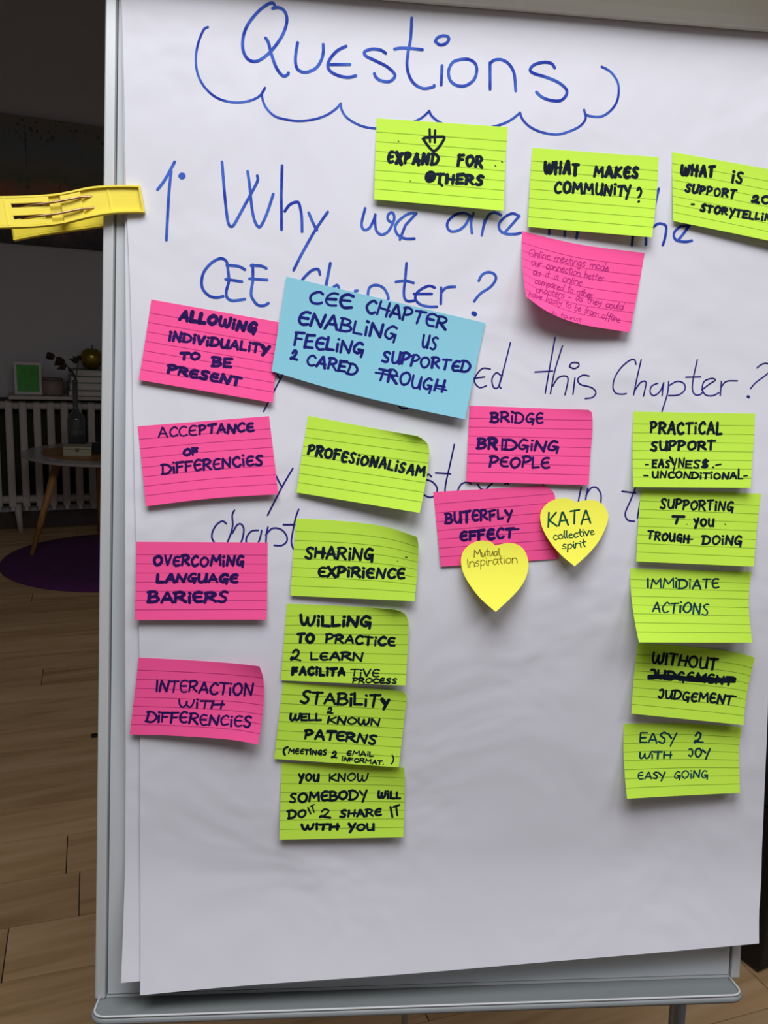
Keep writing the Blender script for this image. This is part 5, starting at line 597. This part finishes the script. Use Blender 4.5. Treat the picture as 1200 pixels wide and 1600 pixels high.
tag(pt, "dark unframed autumn landscape painting hanging on the back wall above the radiator", "painting")

# ------------------------------------------------------------------ radiator and shelf
rad_m = mat("white_enamel", "bdb7b2", rough=.45)
rad = empty("radiator", (0, 5.2, 0)); tag(rad, "white cast-iron column radiator on the back wall behind the round table", "radiator")
fm = None
for k in range(-6, 17):
    x = -.007 + k * .0743
    if fm is None:
        bm = bx(-.0205, .0205, -.015, .095, .155, .775, bev=.008)
        box(bm, -.011, .011, -.012, .09, .130, .165, bev=.006)
        f = obj("fin", bm, rad_m, rad); fm = f.data
    else:
        f = bpy.data.objects.new("fin", fm); COL.objects.link(f); f.parent = rad
    f.location = (x, 0, 0)
x0_, x1_ = -.007 - 6 * .0743, -.007 + 16 * .0743
obj("header_pipe", tube(bmesh.new(), [(x0_, .015, .748), (x1_, .015, .748)], .024, 14), rad_m, rad, smooth=True)
obj("header_pipe", tube(bmesh.new(), [(x0_, .015, .198), (x1_, .015, .198)], .024, 14), rad_m, rad, smooth=True)
obj("gap_shade_panel", bx(x0_ - .02, x1_ + .02, .108, .116, .14, .785), mat("painted_gap_shade", "3c3a32", rough=.8), rad)  # added dark sheet, its colour stands in for shade between the fins
for x in (.03, 1.05): obj("foot", tube(bmesh.new(), [(x, .01, .0), (x - .012, .01, .17)], [.014, .022], 10), rad_m, rad, smooth=True)
sh = obj("shelf_board", bx(-.005, 1.45, 5.10, 5.328, .792, .812, bev=.003), mat("white_shelf", "b8b2ae", rough=.5))
tag(sh, "narrow white shelf board lying on top of the radiator", "shelf")
tag(obj("baseboard_back", bx(XL, XR, YB - .018, YB, 0.0005, .10, bev=.004), mat("dark_brown_baseboard", "3a2c26", rough=.5)), kind="structure")
# ------------------------------------------------------------------ things on the shelf
SZ = .812
fr = empty("picture_frame", (.102, 5.185, SZ), 0); tag(fr, "small white frame with a bright green picture, leaning at the left end of the shelf", "picture frame")
fr.rotation_euler = (math.radians(-10), 0, 0)
bm = bmesh.new()
for a in ((-.073, .073, 0, .017), (-.073, .073, .168, .185)): box(bm, a[0], a[1], -.010, .010, a[2], a[3], bev=.002)
for a in ((-.073, -.058), (.058, .073)): box(bm, a[0], a[1], -.010, .010, .017, .168, bev=.002)
obj("frame", bm, mat("white_frame", "c9c6c6", rough=.5), fr)
obj("picture", bx(-.058, .058, -.003, .006, .017, .168), mat("green_picture", "1f9a0c", rough=.5, var=.3, vscale=30), fr)
jr = empty("candle_jar", (.232, 5.20, SZ)); tag(jr, "squat pinkish jar between the green picture frame and the books", "jar")
obj("jar_body", lathe(bmesh.new(), [(0, 0), (.056, 0), (.062, .01), (.062, .075), (.052, .086), (0, .086)], 24), mat("dusty_pink_ceramic", "8a7876", rough=.5), jr, smooth=True)
obj("lid", lathe(bmesh.new(), [(0, .086), (.056, .086), (.056, .098), (.01, .103), (0, .103)], 24), mat("dusty_pink_lid", "7a6a68", rough=.5), jr, smooth=True)
def book(x0, x1, y0, y1, z, t, cover, label, rz=0.0):
    b = empty("book", ((x0 + x1) / 2, (y0 + y1) / 2, z), rz); hx, hy = (x1 - x0) / 2, (y1 - y0) / 2
    tag(b, label, "book", "books stacked flat on the shelf")
    cm = mat("cover_" + cover, cover, rough=.5)
    bm = bmesh.new(); box(bm, -hx, hx, -hy, hy, 0, .0035); box(bm, -hx, hx, -hy, hy, t - .0035, t); box(bm, -hx, hx, hy - .003, hy, .0035, t - .0035)
    obj("cover", bm, cm, b); obj("pages", bx(-hx + .004, hx - .004, -hy + .004, hy - .0035, .0035, t - .0035), mat("book_pages", "c8c6c0", rough=.9), b)
book(.312, .60, 5.12, 5.32, SZ + .0005, .034, "6a605e", "brown-covered book lying flat at the bottom of the stack on the shelf")
book(.318, .60, 5.125, 5.315, SZ + .035, .043, "76808a", "grey-blue covered book second from the bottom of the stack", .01)
book(.325, .60, 5.12, 5.31, SZ + .0785, .036, "7c868c", "grey-covered book second from the top of the stack on the shelf", -.01)
book(.34, .60, 5.13, 5.31, SZ + .115, .038, "66726c", "grey-green covered book topmost of the stack, under the golden ball", .015)
gb = empty("golden_apple", (.449, 5.20, SZ + .1535)); tag(gb, "dull golden apple-shaped ornament sitting on the stack of books", "ornament")
obj("apple_body", lathe(bmesh.new(), [(0, .004), (.025, 0), (.048, .018), (.062, .05), (.063, .078), (.052, .105), (.03, .120), (.012, .116), (0, .108)], 28), mat("old_gold", "8c7c2c", rough=.25, metal=.7), gb, smooth=True)
obj("stem", tube(bmesh.new(), [(0, 0, .107), (.003, 0, .125), (.009, 0, .142)], [.004, .0035, .003], 8), mat("dark_gold", "5a4c20", rough=.4, metal=.5), gb, smooth=True)

# ------------------------------------------------------------------ rug and round table
rug = obj("round_rug", lathe(bmesh.new(), [(0, .0005), (.55, .0005), (.555, .006), (.548, .014), (.4, .017), (0, .017)], 64), mat("purple_shag", "5a2462", rough=1.0, bump=.006, bscale=90, var=.3, vscale=14), smooth=True)
rug.location = (.47, 4.46, 0); tag(rug, "round deep purple rug on the floor under the table", "rug")
TZ = .55
tb = empty("side_table", (.46, 4.68, 0)); tag(tb, "round white-topped side table with a wood centre and turned wooden legs", "table")
obj("tabletop", lathe(bmesh.new(), [(0, TZ - .018), (.40, TZ - .018), (.417, TZ - .012), (.420, TZ - .004), (.412, TZ), (.32, TZ), (.32, TZ - .001), (0, TZ - .001)], 72), mat("white_lacquer", "b0acb0", rough=.25), tb, smooth=False)
obj("inlay", lathe(bmesh.new(), [(0, TZ - .0008), (.319, TZ - .0008), (.319, TZ + .0008), (0, TZ + .0008)], 64), wood_mat("oak_inlay", "a8783c", "8a5f2c", "b98a4c", sx=3, sy=30, rough=.4), tb)
leg_w = wood_mat("oak_leg", "ad7c46", "8f6234", "bf9058", sx=30, sy=30, rough=.5)
rl = random.Random(3)
for ax, ay in ((-.386, -.07), (.386, -.07), (0, .386), ):
    n = math.hypot(ax, ay); tx, ty = ax * .62, ay * .62
    obj("leg", tube(bmesh.new(), [(ax, ay, .018 if ax != 0 else .018), (tx, ty, TZ - .03)], [.013, .022], 16), leg_w, tb, smooth=True)
    obj("bracket", bx(tx - .03, tx + .03, ty - .03, ty + .03, TZ - .034, TZ - .018), mat("dark_bracket", "3a3634", rough=.6), tb)
wb = empty("small_box", (.318, 4.60, TZ + .001), math.radians(-8)); tag(wb, "small cream wooden box with a tiny clasp on the wood centre of the round table", "box")
cream = mat("cream_box", "b5b096", rough=.6)
obj("box_body", bx(-.068, .068, -.05, .05, 0, .034, bev=.0015), cream, wb); obj("lid", bx(-.069, .069, -.051, .051, .035, .050, bev=.002), cream, wb)
obj("clasp", bx(-.008, .008, -.055, -.051, .024, .042, bev=.001), mat("dull_brass", "6a6038", rough=.4, metal=.7), wb)
vz = empty("bottle_vase", (.325, 4.78, TZ + .001)); tag(vz, "clear glass bottle vase holding dried roses on the round table", "vase")
gl = mat("clear_glass", "9aa0a4", rough=.05); gl.node_tree.nodes["Principled BSDF"].inputs["Transmission Weight"].default_value = .85
outer = [(0, 0), (.040, 0), (.044, .008), (.046, .165), (.040, .188), (.020, .212), (.014, .235), (.014, .372), (.018, .377)]
inner = [(.0155, .375), (.0115, .367), (.0115, .233), (.0175, .209), (.037, .186), (.0425, .165), (.0405, .010), (0, .008)]
obj("bottle", lathe(bmesh.new(), outer + inner, 28), gl, vz, smooth=True)
obj("label_band", lathe(bmesh.new(), [(.0444, .085), (.0446, .087), (.0446, .112), (.0444, .114)], 28), mat("pale_label", "8e9094", rough=.7), vz, smooth=True)
def rose(path, head, hd, leaves, label, hr=.022):
    r = empty("dried_rose", (.325, 4.78, TZ)); tag(r, label, "flower", "dried roses in the bottle vase")
    obj("stem", tube(bmesh.new(), catmull(path, 5), .0028, 8), mat("dry_stem", "3c3428", rough=.8), r, smooth=True)
    hd = Vector(hd).normalized(); q = hd.to_track_quat('Z', 'Y').to_matrix().to_4x4(); q.translation = Vector(head)
    bm = bmesh.new(); rr = random.Random(len(label))
    for k in range(11):                        # overlapping cupped petals
        a = k * 2.4; rad = hr * (.35 + .65 * k / 10); M = q @ Matrix.Rotation(a, 4, 'Z')
        g = []
        for i in range(5):
            row = []
            for j in range(4):
                th = (i - 2) * .38; z = hr * 2.1 * j / 3 * (1 - .25 * abs(th)); rj = rad * (.35 + .75 * math.sin(.4 + j * .55))
                row.append(bm.verts.new(M @ Vector((rj * math.cos(th), rj * math.sin(th), z))))
            g.append(row)
        for i in range(4):
            for j in range(3): bm.faces.new((g[i][j], g[i + 1][j], g[i + 1][j + 1], g[i][j + 1]))
    obj("bloom", bm, mat("dried_dark_red", "341c20", rough=.9), r, smooth=True)
    for (p, d, s) in leaves:
        d = Vector(d).normalized(); sd = d.cross(Vector((0, 1, 0))).normalized(); p = Vector(p)
        V = [p, p + d * s * .4 + sd * s * .28, p + d * s, p + d * s * .4 - sd * s * .28, p + d * s * .5 + Vector((0, -.006, 0))]
        obj("leaf", (V, [(0, 1, 4), (1, 2, 4), (2, 3, 4), (3, 0, 4)]), mat("dry_leaf", "2e2c20", rough=.9), r)
rose([(0, 0, .02), (.004, 0, .30), (-.004, 0, .40), (-.048, 0, .468)], (-.050, 0, .470), (-1, 0, .35), [((-.035, 0, .455), (-1, 0, -.4), .06), ((-.03, 0, .445), (.3, 0, -1), .03)], "dried dark rose nodding left out of the bottle vase, nearest of its pair")
rose([(.003, .006, .02), (.006, .006, .30), (-.002, .006, .41), (-.085, .006, .494)], (-.098, .006, .496), (-1, 0, .3), [((-.06, .006, .475), (-1, 0, -.5), .05)], "dried dark rose reaching furthest left out of the bottle vase", .020)
rose([(-.003, -.004, .02), (.0, -.004, .30), (.010, -.004, .42), (.022, -.004, .485)], (.022, -.004, .483), (.15, 0, 1), [((.02, -.004, .478), (-1, 0, .25), .05), ((.02, -.004, .48), (-1, 0, .9), .04), ((.02, -.004, .48), (-1, 0, -.5), .03)], "small upright dried rosebud in the bottle vase, beside the golden apple", .013)
bp_ = empty("black_case_small", (.455, 4.66, TZ + .001)); bp_.name = "speaker"
tag(bp_, "small black speaker on the round table beside the cream box", "speaker")
obj("speaker_body", bx(-.06, .06, -.04, .04, 0, .052, bev=.006), blk, bp_); obj("grille", bx(-.052, .052, -.043, -.040, .006, .046), mat("dark_mesh", "17171a", rough=.8, bump=.001, bscale=400), bp_)
sc_ = obj("black_clip", bx(-.018, .018, -.008, .008, 0, .008, bev=.002), blk); sc_.location = (.205, 2.475, 0.0005); tag(sc_, "tiny black clip lying on the wooden floor left of the flipchart", "clip")
